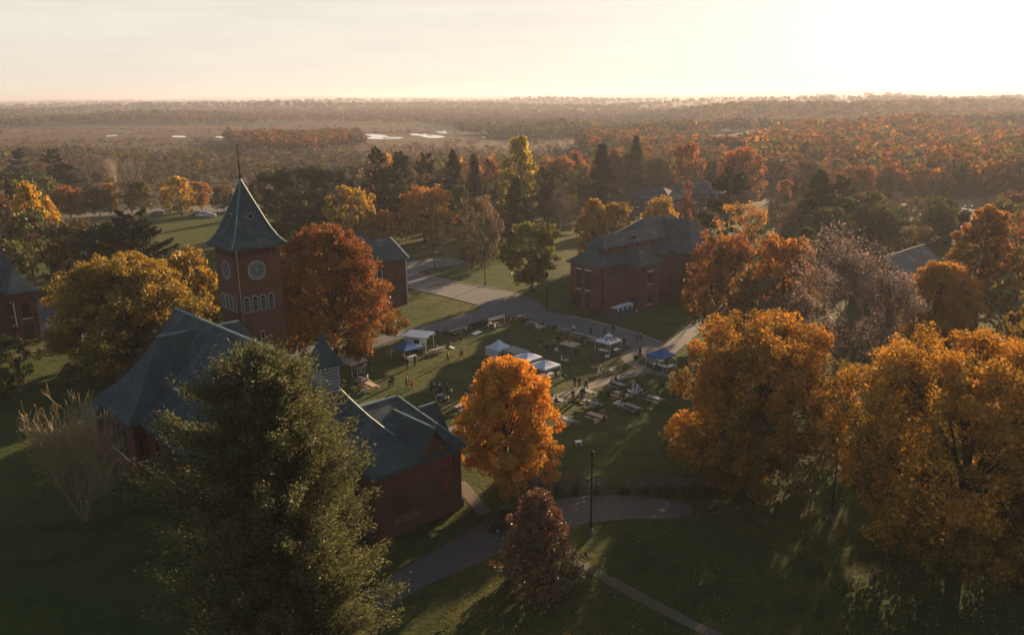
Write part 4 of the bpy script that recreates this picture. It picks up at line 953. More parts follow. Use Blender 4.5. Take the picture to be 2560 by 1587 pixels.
# left
T('M4', 92, 640, 458, 104, YELLOW[0], YELLOW[1], 'maple_tree', 'brilliant yellow tree on the left with a tall narrow crown')
T('M2', 135, 625, 500, 60, YELLOW[0], YELLOW[1], 'maple_tree', 'lower yellow tree leaning out of the brilliant yellow one')
T('M1', 85, 690, 530, 160, GREEN[0], (.10, .11, .03), 'oak_tree', 'rounded dull green tree in front of the brilliant yellow tree')
T('M3', 203, 720, 550, 150, (.13, .085, .03), (.075, .07, .025), 'oak_tree', 'brown green spreading tree behind the road by the brick ward')
T('P3', 352, 742, 530, 235, (.035, .052, .022), SPRC[1], 'pine_tree', 'wide dark layered pine above the golden maples', rz=1.)
T('DARK', 275, 745, 560, 190, SPRC[0], SPRC[1], 'yew_tree', 'black green evergreen at the left foot of the wide layered pine')
T('THIN', 40, 760, 600, 130, OLIVE[0], OLIVE[1], 'maple_tree', 'olive tree behind the roof of the brick ward')
for k, x, y, yt, w, c, lab in (('M3', 178, 547, 467, 92, RUST, 'brown round tree with orange top, first of the roadside row from the left'), ('M1', 196, 541, 478, 60, OLIVE, 'small olive tree overlapping the first roadside tree'), ('M3', 251, 541, 462, 72, BROWN, 'dark brown roadside tree left of an orange one'),
                            ('M0', 274, 537, 459, 56, AMBER, 'orange crowned roadside tree leaning right'), ('THIN', 330, 532, 446, 90, BROWN, 'thin brown roadside tree with forked trunk'), ('M1', 356, 532, 452, 66, OLIVE, 'olive brown roadside tree in the middle of the row'),
                            ('THIN', 414, 531, 450, 70, RUSSET, 'thin russet roadside tree left of the golden one'), ('M2', 455, 539, 442, 86, YELLOW, 'golden orange roadside tree beside the parked cars'), ('M0', 505, 525, 455, 56, AMBER, 'pale amber tree behind the parked cars')):
    T(k, x, y, yt, w, c[0], c[1], 'maple_tree', lab, group='trees along the far left road')
T('M3', 560, 530, 462, 60, RUSSET[0], OLIVE[1], 'oak_tree', 'dark russet tree touching the left edge of the spire')
T('M1', 640, 520, 462, 62, RUSSET[0], BROWN[1], 'oak_tree', 'russet tree just right of the spire')
T('M1', 625, 545, 490, 40, AMBER[0], BROWN[1], 'maple_tree', 'small orange tree right of the spire edge')
T('M2', 498, 425, 400, 26, AMBER[0], AMBER[1], 'maple_tree', 'tiny orange tree alone in the grey scrub left of the weather vane')
T('P0', 58, 470, 372, 60, PINEC[0], PINEC[1], 'pine_tree', 'layered pine near the upper left edge')
T('P1', 146, 480, 374, 80, PINEC[0], PINEC[1], 'pine_tree', 'layered pine right of the upper left one')
T('P2', 170, 500, 410, 90, PINEC[0], PINEC[1], 'pine_tree', 'darker pine below the upper left pair')
T('S0', 36, 560, 450, 50, SPRC[0], SPRC[1], 'spruce_tree', 'narrow dark spruce left of the brilliant yellow tree')
T('DARK', 60, 500, 430, 110, SPRC[0], GREEN[1], 'oak_tree', 'dark green round tree under the upper left pine')
T('M1', 12, 590, 480, 80, RUSSET[0], BROWN[1], 'oak_tree', 'russet tree on the left edge beside the narrow spruce')
T('M0', 30, 440, 415, 34, AMBER[0], RUSSET[1], 'maple_tree', 'small orange treetop on the far left edge')
T('M0', 105, 450, 408, 44, RUSSET[0], RUSSET[1], 'maple_tree', 'small rusty treetop between the upper left pines')
for x, yt, lab in ((245, 390, 'left'), (290, 388, 'middle'), (332, 388, 'right')):
    T('B2', x, 470, yt, 60, BROWN[0], BROWN[1], 'birch_tree', 'pale bare white stemmed tree in the scrub, %s of three' % lab, group='pale bare trees in the left scrub', twig=(.30, .24, .19))
for x, y, yt, w, lab in ((2700, 1190, 700, 420, 'tall bronze maple on the right edge behind the huge corner maple'), (2800, 1480, 780, 520, 'bronze maple past the right edge in front of the huge corner maple'), (2640, 930, 640, 210, 'olive bronze maple on the right edge below the russet one')):
    T('M3', x, y, yt, w, (.3, .15, .03), OLIVE[1], 'maple_tree', lab)
# foreground and lawn shrubs
T('DARK', 38, 955, 842, 88, (.028, .045, .018), SPRC[1], 'yew_bush', 'dark rounded evergreen bush below the brick ward', 'shrub')
T('SHRUB', 8, 1000, 918, 70, OLIVE[0], GREEN[1], 'shrub', 'olive shrub cut by the left edge', 'shrub')
T('SHRUB', 1300, 1226, 1192, 56, GREEN[0], BROWN[1], 'shrub', 'low dark shrub at the left end of the rail fence', 'shrub')
for i, (x, y, w) in enumerate(((1193, 818, 20), (1204, 815, 20), (1216, 811, 18), (1262, 805, 22), (1276, 803, 22), (1290, 803, 20), (1304, 806, 20), (1180, 822, 18), (1360, 820, 16), (1386, 826, 14), (1318, 810, 18), (1246, 808, 16))):
    T('SHRUB', x, y, y - 14, w, (.085, .06, .045), (.06, .05, .03), 'dry_shrub', 'low dried brown shrub in the bed along the upper lawn edge', 'shrub', 'dried shrubs along the upper lawn edge')
for i, (x, w) in enumerate(((1345, 26), (1392, 30), (1440, 26), (1490, 30), (1560, 32), (1612, 28), (1660, 32), (1715, 30), (1765, 34))):
    T('SHRUB', x, 1234, 1234 - 17, w, (.045, .05, .025), (.035, .035, .02), 'low_shrub', 'low dark weeds growing at the foot of the zigzag rail fences', 'shrub', 'weeds along the rail fences')
for i, (x, y, w) in enumerate(((1700, 1120, 70), (1745, 1140, 60), (1790, 1125, 60))):
    T('SHRUB', x, y, y - 42, w, (.06, .055, .04), GREEN[1], 'shrub', 'dark tangled shrub under the big right maple', 'shrub', 'tangled shrubs under the big right maple')
T('THIN', 2080, 1120, 960, 170, OLIVE[0], BROWN[1], 'hawthorn_tree', 'shaded olive tree between the two big right maples')

# ---------------------------------------------------------------- woodland: where trees may stand, by the photo's layout (pixel polygons of tree feet)
def inside(poly, x, y):
    r = False; n = len(poly)
    for i in range(n):
        (x0, y0), (x1, y1) = poly[i], poly[i - 1]
        if (y0 > y) != (y1 > y) and x < (x1 - x0) * (y - y0) / (y1 - y0) + x0: r = not r
    return r
MIXC = [RUSSET, RUSSET, BROWN, BROWN, AMBER, RUST, OLIVE, GREEN]
ZONES = [
 ('trees between the hay field and the grey hall', [(1900, 560), (2180, 566), (2250, 596), (2560, 580), (2620, 690), (2440, 668), (2270, 640), (2000, 645), (1920, 610)], 8.5, (8, 13), [BROWN, OLIVE, GREEN, RUSSET, BROWN], .12),
 ('shaded woods below the centre conifers', [(900, 500), (1450, 510), (1470, 560), (1290, 575), (1120, 552), (900, 556)], 8, (7, 11), [GREEN, OLIVE, BROWN, GREEN], .35),
 ('dark trees on the upper left', [(-120, 470), (150, 486), (150, 520), (50, 560), (-120, 580)], 8.5, (9, 13), [GREEN, OLIVE, GREEN, RUSSET], .3),
  # name, polygon, spacing, heights, colours, conifer share
 ('scrub belt left of the spire', [(-300, 372), (300, 384), (600, 398), (700, 392), (900, 398), (930, 440), (900, 480), (700, 462), (560, 465), (500, 470), (300, 480), (-300, 480)], 9.0, (3.5, 7.5), [SCRUB, SCRUB, SCRUB, BROWN, OLIVE], .02),
 ('wooded island in the marsh', [(562, 350), (900, 345), (915, 368), (760, 384), (590, 380)], 9, (9, 12.5), [RUSSET, RUSSET, BROWN, RUST], .05),
 ('woods behind the layered pines', [(900, 430), (1100, 440), (1300, 432), (1460, 425), (1450, 520), (1180, 520), (1000, 510), (900, 500)], 9, (8, 13), MIXC, .12),
 ('grove by the river bend', [(1130, 338), (1290, 330), (1480, 334), (1480, 346), (1330, 352), (1240, 342)], 10, (11, 15), [RUSSET, BROWN, OLIVE, GREEN], .06),
 ('grove beyond the spruces', [(1430, 378), (1560, 352), (1760, 352), (1780, 392), (1600, 400), (1450, 396)], 10, (12, 16), [RUSSET, BROWN, RUST, GREEN], .08),
 ('woods behind the far villa', [(1480, 425), (1600, 405), (1900, 400), (1990, 470), (1850, 500), (1680, 480), (1560, 490), (1470, 470)], 9.5, (11, 16), [RUSSET, RUST, BROWN, OLIVE, BROWN], .1),
 ('orange woods on the right', [(1800, 400), (1960, 352), (2240, 345), (2900, 345), (2900, 500), (2480, 494), (2200, 500), (2130, 520), (1990, 500)], 9.5, (11, 17), [RUST, RUST, RUSSET, AMBER, BROWN, OLIVE, RUSSET], .1),
]
FARZ = [(-600, 262), (1280, 258), (3200, 250), (3200, 345), (2240, 345), (1960, 352), (1800, 350), (1480, 334), (1130, 322), (1040, 309), (700, 309), (300, 313), (60, 318), (-600, 333)]
pts = []
wr = random.Random(5)
for zi, (nm, poly, sp_, hh, cols, con) in enumerate(ZONES):
    gp = [G(x, y) for x, y in poly]; x0, x1 = min(p[0] for p in gp), max(p[0] for p in gp); y0, y1 = min(p[1] for p in gp), max(p[1] for p in gp)
    poly2 = [(p[0], p[1]) for p in gp]
    y = y0
    while y < y1:
        x = x0
        while x < x1:
            q = (x + wr.uniform(-.45, .45) * sp_, y + wr.uniform(-.45, .45) * sp_)
            if inside(poly2, *q):
                h = wr.uniform(*hh) * (1 + .18 * math.sin(q[0] / 31) * math.sin(q[1] / 43)); c = wr.choice(cols)
                pts.append((math.hypot(*q), q, h, zi, c, wr.random() < con))
            x += sp_
        y += sp_
pts.sort(key=lambda a: a[0])
NIND = 215
vis = [p for p in pts if -80 < PX((p[1][0], p[1][1], 5))[0] < 2640]
ind = vis[:NIND]; ids = set(id(p) for p in ind); rest = [p for p in pts if id(p) not in ids]
def gz(q): return float(terrain(q[0], q[1]))
CNAME = {id(SCRUB): 'grey scrubby', id(RUSSET): 'russet', id(BROWN): 'grey brown', id(AMBER): 'amber', id(RUST): 'rust orange', id(OLIVE): 'olive', id(GREEN): 'dark green'}
for d, q, h, zi, c, con in ind:
    nm = ZONES[zi][0]
    if con: plant(wr.choice(['P0', 'P2', 'S0', 'S1']), q, h * 1.15, h * .5, PINEC[0], PINEC[1], 'pine_tree', 'dark conifer among the ' + nm, 'tree', 'conifers of the ' + nm)
    elif (c is BROWN or c is SCRUB) and wr.random() < .6: plant(wr.choice(['B0', 'B1', 'B2']), q, h, h * wr.uniform(.7, .95), c[0], c[1], 'bare_tree', 'grey brown leafless tree among the ' + nm, 'tree', 'leafless trees of the ' + nm, twig=GREY)
    else: plant(wr.choice(['M0', 'M1', 'M2', 'M3', 'THIN']), q, h, h * wr.uniform(.65, .95), tuple(v * wr.uniform(.8, 1.2) for v in c[0]), c[1], 'woodland_tree', CNAME[id(c)] + ' leaved tree among the ' + nm, 'tree', CNAME[id(c)] + ' trees of the ' + nm)
# the far mass of woodland, one object
nr = np.random.default_rng(99)
fx, fh, fc, fn = [], [], [], []
for d, q, h, zi, c, con in rest:
    fx.append(q); fh.append((h * (1.1 if con else 1), h * (.26 if con else .42))); fc.append(PINEC[0] if con else tuple(np.array(c[0]) * .75)); fn.append(int(np.clip(46000 / d, 26, 130)))
gp = [(G(x, y)[0], G(x, y)[1]) for x, y in FARZ]
FARC = [(.125, .074, .042), (.11, .078, .05), (.085, .066, .044), (.10, .072, .046), (.062, .06, .036), (.13, .078, .04), (.034, .045, .026), (.08, .066, .046)]
cnt = 0
while cnt < 15000:
    # uniform over the picture, so that density follows what one sees
    x = nr.uniform(-200, 2760); y = 239 + (1280 - x) * .01047 + 5 + 105 * nr.uniform(0, 1) ** 1.3
    g = G(x, y)
    if g[1] > nr.uniform(5000, 11000) or g[1] < 0 or not inside(FARZ, x, y): cnt += 1; continue
    d = math.hypot(g[0], g[1]); k = max(1., d / 2300.)
    patch = 1.3 * math.sin(g[0] / 330 + 1.3 * math.sin(g[1] / 430)) + 1.2 * math.sin(g[1] / 310 + .9 + math.sin(g[0] / 500)) + nr.normal(0, .3)
    ci = int(np.clip((patch + 2.2) / 4.4 * 8, 0, 7)); orange = x > 1750 and nr.uniform() < .5
    fx.append((g[0], g[1])); h = nr.uniform(11.5, 15) * (1 + .28 * math.sin(g[0] / 260 + g[1] / 700) * math.sin(g[1] / 340 + 1)) * k ** .2; fh.append((h, h * (.22 if ci == 6 else .45) * k ** .75)); fc.append((.16, .088, .04) if orange else FARC[ci]); fn.append(int(np.clip(90000 / d, 18, 60))); cnt += 1
fx, fh, fc, fn = map(np.array, (fx, fh, fc, fn)); fz = terrain(fx[:, 0], fx[:, 1])
ti = np.repeat(np.arange(len(fx)), fn); m = len(ti)
o = unit(m, nr) * nr.uniform(.55, 1, m)[:, None] ** .6
sub = unit(len(fx) * 5, nr).reshape(-1, 5, 3); so_ = sub[ti, nr.integers(0, 5, m)]
R, H = fh[ti, 1], fh[ti, 0]
P = np.c_[fx[ti, 0] + (o[:, 0] * .72 + so_[:, 0] * .4) * R, fx[ti, 1] + (o[:, 1] * .72 + so_[:, 1] * .4) * R, fz[ti] + H * .56 + (o[:, 2] * .74 + so_[:, 2] * .28) * H * .43]
nn = unit(m, nr) + o * 1.5; nn /= np.linalg.norm(nn, axis=1)[:, None]; a = np.cross(nn, unit(m, nr)); a /= np.linalg.norm(a, axis=1)[:, None]; b = np.cross(nn, a)
s = (R * np.clip(2.7 / np.sqrt(fn[ti]), .18, .6) * nr.uniform(.6, 1.3, m))[:, None]
V, Q = cards(P, a * s * .8, b * s * .6)
colr = fc[ti] * nr.uniform(.75, 1.25, m)[:, None] * nr.uniform(.85, 1.15, len(fx))[ti][:, None]
print('far cards', m); tag(link('far_woodland', np_mesh('far_woodland', V, Q, LEAFC, dict(col=np.clip(colr, 0, 1)))), kind='stuff')
# strips of reeds and alder across the marsh
# low scrub, reeds and hedgerow mass on the marsh edge
k = 3000; k3 = 900; sx = np.r_[nr.uniform(-200, 1480, k), nr.uniform(-100, 1500, k3)]; sy = np.r_[nr.uniform(378, 432, k), np.array([316, 327, 334, 352, 358, 366, 372.])[nr.integers(0, 7, k3)] + (sx[k:] - 700) * .002 + nr.normal(0, .8, k3) + 2.5 * np.sin(sx[k:] / 90)]; C_ = []; S_ = []
for x, y in zip(sx, sy):
    g = G(x, y); h = nr.uniform(1.2, 3.4)
    rv = any(min(p[0] for p in q) - 3 < x < max(p[0] for p in q) + 3 and min(p[1] for p in q) - 1 < y < max(p[1] for p in q) + 11 for q in RIVERS)
    for _ in range(0 if rv else 9): C_.append((g[0] + nr.normal(0, 1.6), g[1] + nr.normal(0, 1.6), abs(nr.normal(0, .5)) * h)); S_.append(h * .45)
C_ = np.array(C_); S_ = np.array(S_)[:, None]; m = len(C_); a = unit(m, nr); b = np.cross(a, unit(m, nr))
V, Q = cards(C_, a * S_, b * S_)
tag(link('marsh_scrub', np_mesh('marsh_scrub', V, Q, LEAFC, dict(col=np.array([.11, .075, .045]) * nr.uniform(.5, 1.4, m)[:, None]))), kind='stuff')
# fallen leaves on the grass
k = 15000; lx = nr.uniform(1100, 2700, k); ly = 1150 + 520 * nr.uniform(0, 1, k) ** .8; L_ = np.array([G(x, y, .05) for x, y in zip(lx, ly)])
k2 = 2600; g0 = np.array([G(1267, 1221), G(1868, 1212), G(828, 935), G(1330, 731)])[nr.integers(0, 4, k2)]; L2 = g0 + np.c_[nr.normal(0, 3.2, (k2, 2)), np.full(k2, .05)]; L_ = np.vstack([L_, L2]); m = len(L_)
a = unit(m, nr); a[:, 2] *= .3; b = np.cross(a, unit(m, nr)); b[:, 2] *= .4; s = nr.uniform(.04, .10, m)[:, None]
V, Q = cards(L_, a * s, b * s)
lc = np.array([[.42, .2, .04], [.36, .14, .03], [.22, .12, .05], [.45, .33, .12]])[nr.integers(0, 4, m)] * nr.uniform(.5, 1.2, m)[:, None]
tag(link('fallen_leaves', np_mesh('fallen_leaves', V, Q, LEAFC, dict(col=lc))), kind='stuff')
# ---------------------------------------------------------------- lamps, fences, tents, furniture
IRON = plain('lamp_iron', (.010, .010, .011), .8, .15); WOODG = plain('weathered_wood', (.27, .25, .23), .8, vary=.25, scale=5)
WOODL = plain('pale_and_sunlit_wood', (.52, .36, .24), .75, vary=.2, scale=5); RAIL = plain('grey_rail_wood', (.09, .08, .066), .9, vary=.35, scale=4)
CANVAS_W = plain('white_canvas', (.72, .72, .74), .75, .2, vary=.05); CANVAS_T = plain('tan_canvas', (.55, .45, .38), .8, vary=.06); CANVAS_B = plain('blue_canvas', (.012, .12, .30), .6, .3, vary=.12)
CANVAS_G = plain('grey_canvas', (.24, .235, .22), .85, vary=.12); CANVAS_S = plain('sky_white_canvas', (.56, .62, .72), .7, vary=.05)
STEEL = plain('tent_steel', (.55, .53, .5), .45, .5, .3); PLAST = plain('white_plastic', (.72, .71, .68), .45, .4, vary=.06); INK = plain('navy_print', (.01, .015, .04), .7)
TOIL = plain('toilet_blue_plastic', (.045, .065, .10), .5, .4); ROOFP = plain('translucent_roof_plastic', (.42, .48, .52), .5)
lamp0 = None
def lamp(bx, by, yt, label):
    g = G(bx, by); h = top_z(g, yt) if yt else 8.5
    t = thing('lamp_post', label, 'lamp post', (g[0], g[1], 0), 0, 'dark lamp posts on the campus')
    m = MB(); m.tube((0, 0, .5), (0, 0, h - .55), .105, .075, 10); m.build('pole', IRON, t)
    m = MB(); m.tube((0, 0, 0), (0, 0, .55), .26, .22, 10); m.tube((0, 0, .55), (0, 0, .7), .2, .12, 10); m.build('base', GRANITE, t)
    m = MB(); m.tube((0, 0, h - .6), (0, 0, h - .1), .12, .19, 8); m.tube((0, 0, h - .1), (0, 0, h), .22, .06, 8); m.build('lamp_head', IRON, t)
lamp(1477, 1336, 1127, 'dark lamp post in front of the rail fence near the middle'); lamp(1367, 777, 667, 'lamp post at the left corner of the brick hall'); lamp(1213, 714, 612, 'lamp post on the grass island left of the olive green tree')
lamp(1086, 672, 588, 'lamp post on the drive beside the slender young tree'); lamp(2078, 1298, 1140, 'lamp post between the two big right maples')

def zig_fence(name, label, x0, y0, x1, y1, n, h=1.3):
    a, b = G(x0, y0), G(x1, y1); t = thing(name, label, 'fence', (a[0], a[1], 0), math.atan2(b[1] - a[1], b[0] - a[0]), 'zigzag rail fences')
    L = math.hypot(b[0] - a[0], b[1] - a[1]); P = [(L * i / n, (.42 if i % 2 else -.42)) for i in range(n + 1)]
    for p in P:
        m = MB(); m.box(p[0] - .06, p[0] + .06, p[1] - .06, p[1] + .06, 0, h + .1); m.build('post', RAIL, t)
    for p, q in zip(P[:-1], P[1:]):
        m = MB()
        for k in range(4): m.bar((p[0], p[1], .3 + k * (h - .35) / 3), (q[0], q[1], .3 + k * (h - .35) / 3), .07, .17)
        m.build('rail_panel', RAIL, t)
zig_fence('rail_fence', 'grey zigzag rail fence left of the gap, near the orange maple', 1322, 1226, 1516, 1222, 8)
zig_fence('rail_fence', 'grey zigzag rail fence right of the gap, under the big right maple', 1550, 1224, 1800, 1224, 9)

def tent(label, px, w, d, rz, eave, peak, roofm, flat=False, walls=(), legm=STEEL, letters=False, group='canopy tents on the lawn', name='canopy_tent'):
    g = G(*px); t = thing(name, label, 'tent', (g[0], g[1], 0), rz, group); a, b = w / 2, d / 2
    m = MB(); n = 5
    lp = [[(x * f, y * f, eave + (peak - eave) * (1 - f) ** (1.0 if flat else 1.45)) for x, y in ((-a,-b),(a,-b),(a,b),(-a,b))] for f in np.linspace(0, 1, n + 1)]
    for p, q in zip(lp[:-1], lp[1:]):
        for i in range(4):
            j = (i + 1) % 4
            m.poly([q[i], q[j], p[j], p[i]] if p[i] != p[j] else [q[i], q[j], p[i]])
    rf = m.build('canopy', roofm, t)
    m = MB(); v = .26
    for (x0, y0), (x1, y1) in (((-a,-b),(a,-b)),((a,-b),(a,b)),((a,b),(-a,b)),((-a,b),(-a,-b))):
        m.poly([(x0, y0, eave - v), (x1, y1, eave - v), (x1, y1, eave), (x0, y0, eave)])
    m.build('valance', roofm, t)
    for x, y in ((-a,-b),(a,-b),(a,b),(-a,b)):
        m = MB(); m.box(x - .035 - .03 * np.sign(x), x + .035 - .03 * np.sign(x), y - .035 - .03 * np.sign(y), y + .035 - .03 * np.sign(y), 0, eave - .02); m.build('leg', legm, t)
    for k in walls:
        (x0, y0), (x1, y1) = [((-a,-b),(a,-b)),((a,-b),(a,b)),((a,b),(-a,b)),((-a,b),(-a,-b))][k]
        m = MB(); m.poly([(x0*.97, y0*.97, .75), (x1*.97, y1*.97, .75), (x1*.97, y1*.97, eave - .1), (x0*.97, y0*.97, eave - .1)]); m.build('side_wall', roofm, t)
    m = MB(); m.bar((-a, -b, eave - .1), (0, 0, peak - .25), .04); m.bar((a, -b, eave - .1), (0, 0, peak - .25), .04); m.bar((a, b, eave - .1), (0, 0, peak - .25), .04); m.bar((-a, b, eave - .1), (0, 0, peak - .25), .04); m.build('roof_frame', legm, t)
    if letters:
        GL = {'F': '11111000110001111010000100001000', 'E': ['11111', '10000', '11110', '10000', '11111'], 'F': ['11111', '10000', '11110', '10000', '10000'], 'B': ['11110', '10001', '11110', '10001', '11110']}
        for txt, face in (('FE', 0), ('EB', 1)):
            m = MB()
            for ci, chh in enumerate(txt):
                for r in range(5):
                    for c in range(5):
                        if GL[chh][r][c] != '1': continue
                        u0 = -.72 + ci * .78 + c * .13; v0 = .34 + (4 - r) * .15 * .92
                        def on(u, v):   # a point on the sloping panel: u along the eave, v up the slope (fraction)
                            f = 1 - v * .62; z = eave + (peak - eave) * (1 - f) ** 1.45 + .03
                            return (u, -b * f, z) if face == 0 else (a * f, u, z)
                        m.poly([on(u0, v0), on(u0 + .13, v0), on(u0 + .13, v0 + .15), on(u0, v0 + .15)])
            m.build('print', INK, rf)
    return t
GD = math.degrees(GA)
R_ = math.radians
tent('white peaked tent with printed dark letters near the brick hall', (1521, 882), 3.05, 3.05, GA, 2.2, 3.35, CANVAS_W, letters=True)
tent('blue canopy tent at the right end of the lawn by the path', (1652, 919), 3.3, 3.3, GA, 2.2, 3.05, CANVAS_B)
tent('blue canopy tent on the left lawn behind two standing people', (1019, 898), 3.7, 3.7, GA, 2.15, 3.15, CANVAS_B)
tent('tan canopy tent with open vent beside the chapel cupola', (884, 934), 3.05, 3.05, R_(-39), 2.2, 3.3, CANVAS_T)
tent('white high peaked tent with side walls, first of the middle row', (1248, 899), 3.05, 3.05, GA, 2.15, 3.35, CANVAS_S, walls=(0, 3))
tent('flat grey canopy joining the middle tents', (1287, 908), 3.6, 2.7, R_(-47), 2.2, 2.32, CANVAS_G, flat=True)
tent('bluish white tent behind the front white one, third of the middle row', (1319, 926), 3.2, 3.2, GA, 2.2, 2.95, CANVAS_S)
tent('white tent with tables under it, frontmost of the middle row', (1362, 947), 3.3, 3.3, GA, 2.2, 3.0, CANVAS_S)
# flat roofed concession booth
g = G(1047, 874); t = thing('concession_booth', 'white flat roofed concession booth behind the left blue tent', 'booth', (g[0], g[1], 0), R_(-20))
m = MB(); m.hexa([(-2.1,-1.6,2.45),(2.1,-1.6,2.45),(2.1,1.6,2.6),(-2.1,1.6,2.6),(-2.2,-1.7,2.62),(2.2,-1.7,2.62),(2.2,1.7,2.8),(-2.2,1.7,2.8)]); m.build('roof', PLAST, t)
m = MB(); m.box(-1.9, .9, -1.35, 1.3, .45, 2.45); bd = m.build('body', PLAST, t)
m = MB(); m.box(-.1, .8, -1.37, -1.3, 1.2, 2.1); m.build('hatch', DARK, bd)
for x, y in ((2.0, -1.5), (2.0, 1.5)):
    m = MB(); m.box(x - .05, x + .05, y - .05, y + .05, 0, 2.5); m.build('post', PLAST, t)
m = MB(); m.box(.9, 1.9, -1.2, 1.1, .85, .95); m.build('counter', DARK, t)
for x in (-1.3, .3):
    m = MB(); m.tube((x, -1.3, .32), (x, -1.12, .32), .32, n=14); m.tube((x, 1.1, .32), (x, 1.28, .32), .32, n=14); m.build('wheel', DARK, t)

# portable toilets: four side by side
for i in range(4):
    f = i / 3; g = G(1541, 802) * (1 - f) + G(1590, 789) * f
    g = np.array([19.0, 145.9]) + np.array([.731, .682]) * (i * 1.32)
    t = thing('portable_toilet', 'grey blue portable toilet against the brick hall, %s of four' % ('nearest the drainpipe', 'second from the left', 'third from the left', 'farthest right')[i], 'toilet', (g[0], g[1], 0), GA + PI / 2, 'portable toilets by the brick hall')
    m = MB(); m.box(-.58, .58, -.6, .6, .08, 2.15); m.box(-.62, .62, -.64, .64, 0, .1); m.build('cabin', TOIL, t)
    m = MB(); m.hexa([(-.63,-.66,2.15),(.63,-.66,2.15),(.63,.66,2.15),(-.63,.66,2.15),(-.6,-.5,2.34),(.6,-.5,2.34),(.6,.5,2.4),(-.6,.5,2.4)]); m.build('roof', ROOFP, t)
    m = MB(); m.box(-.42, .42, -.64, -.6, .15, 1.95); dr = m.build('door', plain('toilet_door', (.06, .085, .125), .5), t)
    m = MB(); Plane('t', -.64, -1).panel(m, circ(.2, 14), .12, 1.78, 0, .015); m.build('door_badge', PLAST, dr)
    m = MB(); m.tube((.4, .45, 2.1), (.4, .45, 2.75), .05, n=6); m.build('vent_pipe', TOIL, t)

# picnic tables
def picnic(wood=WOODG):
    t = thing('picnic_table', '', 'picnic table')
    m = MB()
    for k in range(5): m.box(-1.25, 1.25, -.4 + k * .165, -.4 + k * .165 + .15, .72, .765)
    m.build('tabletop', wood, t)
    for s in (-1, 1):
        m = MB(); m.box(-1.25, 1.25, s * .74 - .14, s * .74 - .01, .43, .47); m.box(-1.25, 1.25, s * .74 + .01, s * .74 + .14, .43, .47); m.build('bench', wood, t)
    for x in (-.85, .85):
        m = MB(); m.bar((x, -.68, 0), (x, -.22, .72), .05, .1); m.bar((x, .68, 0), (x, .22, .72), .05, .1); m.box(x - .025, x + .025, -.85, .85, .36, .43); m.box(x - .025, x + .025, -.4, .4, .67, .72); m.build('leg_frame', wood, t)
    return t
pt_g, pt_sunlit = picnic(), picnic(WOODL)  # sunlit tables get the paler wood: sunlight put into their colour
first = {id(pt_g): True, id(pt_sunlit): True}
for x, y, dr_, src, lab in (
    (1466, 988, 0, pt_g, 'picnic table where the path meets the lawn, two people standing at it'), (1537, 968, 0, pt_g, 'grey picnic table with two people seated, nearest the path junction'), (1393, 1010, 0, pt_g, 'picnic table half hidden by the orange maple, nearest the path'),
    (1478, 1017, 0, pt_g, 'grey picnic table with two pale figures seated, middle of the lawn'), (1554, 996, 0, pt_sunlit, 'picnic table with one sunlit end beside white chairs'), (1580, 1027, 0, pt_g, 'picnic table with dark things on top beyond the white chairs'),
    (1490, 1050, 0, pt_sunlit, 'sunlit pale wood picnic table with a grey hooded person beside it'), (1637, 1006, 0, pt_g, 'picnic table partly under the left edge of the big right maple'), (1416, 1060, 0, pt_g, 'picnic table touching the right side of the orange maple'),
    (927, 972, 0, pt_sunlit, 'sunlit picnic table below the tan tent'), (908, 958, 0, pt_g, 'shaded picnic table close under the tan tent'), (1409, 832, 0, pt_g, 'first picnic table of the row along the drive, from the left'),
    (1443, 843, 0, pt_g, 'second picnic table of the row along the drive'), (1470, 851, 0, pt_g, 'third picnic table of the row along the drive'), (1494, 858, 0, pt_g, 'last picnic table of the row, touching the lettered tent'),
    (1331, 816, 0, pt_g, 'picnic table with white chairs at the upper lawn edge'), (1139, 834, 1, pt_g, 'picnic table left of the dried shrubs, on the upper lawn edge'), (1159, 829, 1, pt_g, 'picnic table with seated people at the upper lawn edge'),
    (1154, 1024, 1, pt_g, 'picnic table left of the orange maple by the chapel roof'), (1235, 819, 1, pt_g, 'picnic table under the white frame at the upper lawn edge'), (1690, 1104, 0, pt_g, 'shaded picnic table under the big right maple'), (1094, 882, 1, pt_g, 'small shaded picnic table right of the left blue tent')):
    if first[id(src)]: o = src; first[id(src)] = False
    else: o = copy_tree(src)
    g = G(x, y); o.location = (g[0], g[1], 0); o.rotation_euler = (0, 0, GA + (PI / 2 if dr_ else 0) + random.uniform(-.08, .08)); tag(o, lab, 'picnic table', 'picnic tables on the lawn')
# folding tables
def ftable(label, px, w, d, rz, h=.76, cloth=False):
    g = G(*px); t = thing('folding_table', label, 'table', (g[0], g[1], 0), rz, 'folding tables'); m = MB(); m.box(-w/2, w/2, -d/2, d/2, h - .04, h); m.build('tabletop', PLAST, t)
    for x in (-w/2 + .12, w/2 - .12):
        m = MB(); m.bar((x, -d/2 + .05, 0), (x, -d/2 + .05, h - .04), .035); m.bar((x, d/2 - .05, 0), (x, d/2 - .05, h - .04), .035); m.bar((x, -d/2 + .05, .15), (x, d/2 - .05, .15), .03); m.build('leg_frame', STEEL, t)
    if cloth: m = MB(); m.box(-w/2 - .01, w/2 + .01, -d/2 - .01, -d/2 + .005, .12, h + .003); m.build('tablecloth', PLAST, t)
ftable('white folding table at the front left of the lettered tent', (1509, 886), 1.9, .75, GA); ftable('short white folding table behind the lettered tent leg', (1538, 884), 1.5, .7, GA + PI / 2)
ftable('white table under the frontmost white tent', (1354, 950), 1.9, .75, GA + PI / 2, cloth=True); ftable('white covered table at the right of the frontmost white tent', (1373, 945), 1.3, .75, GA + PI / 2, cloth=True)
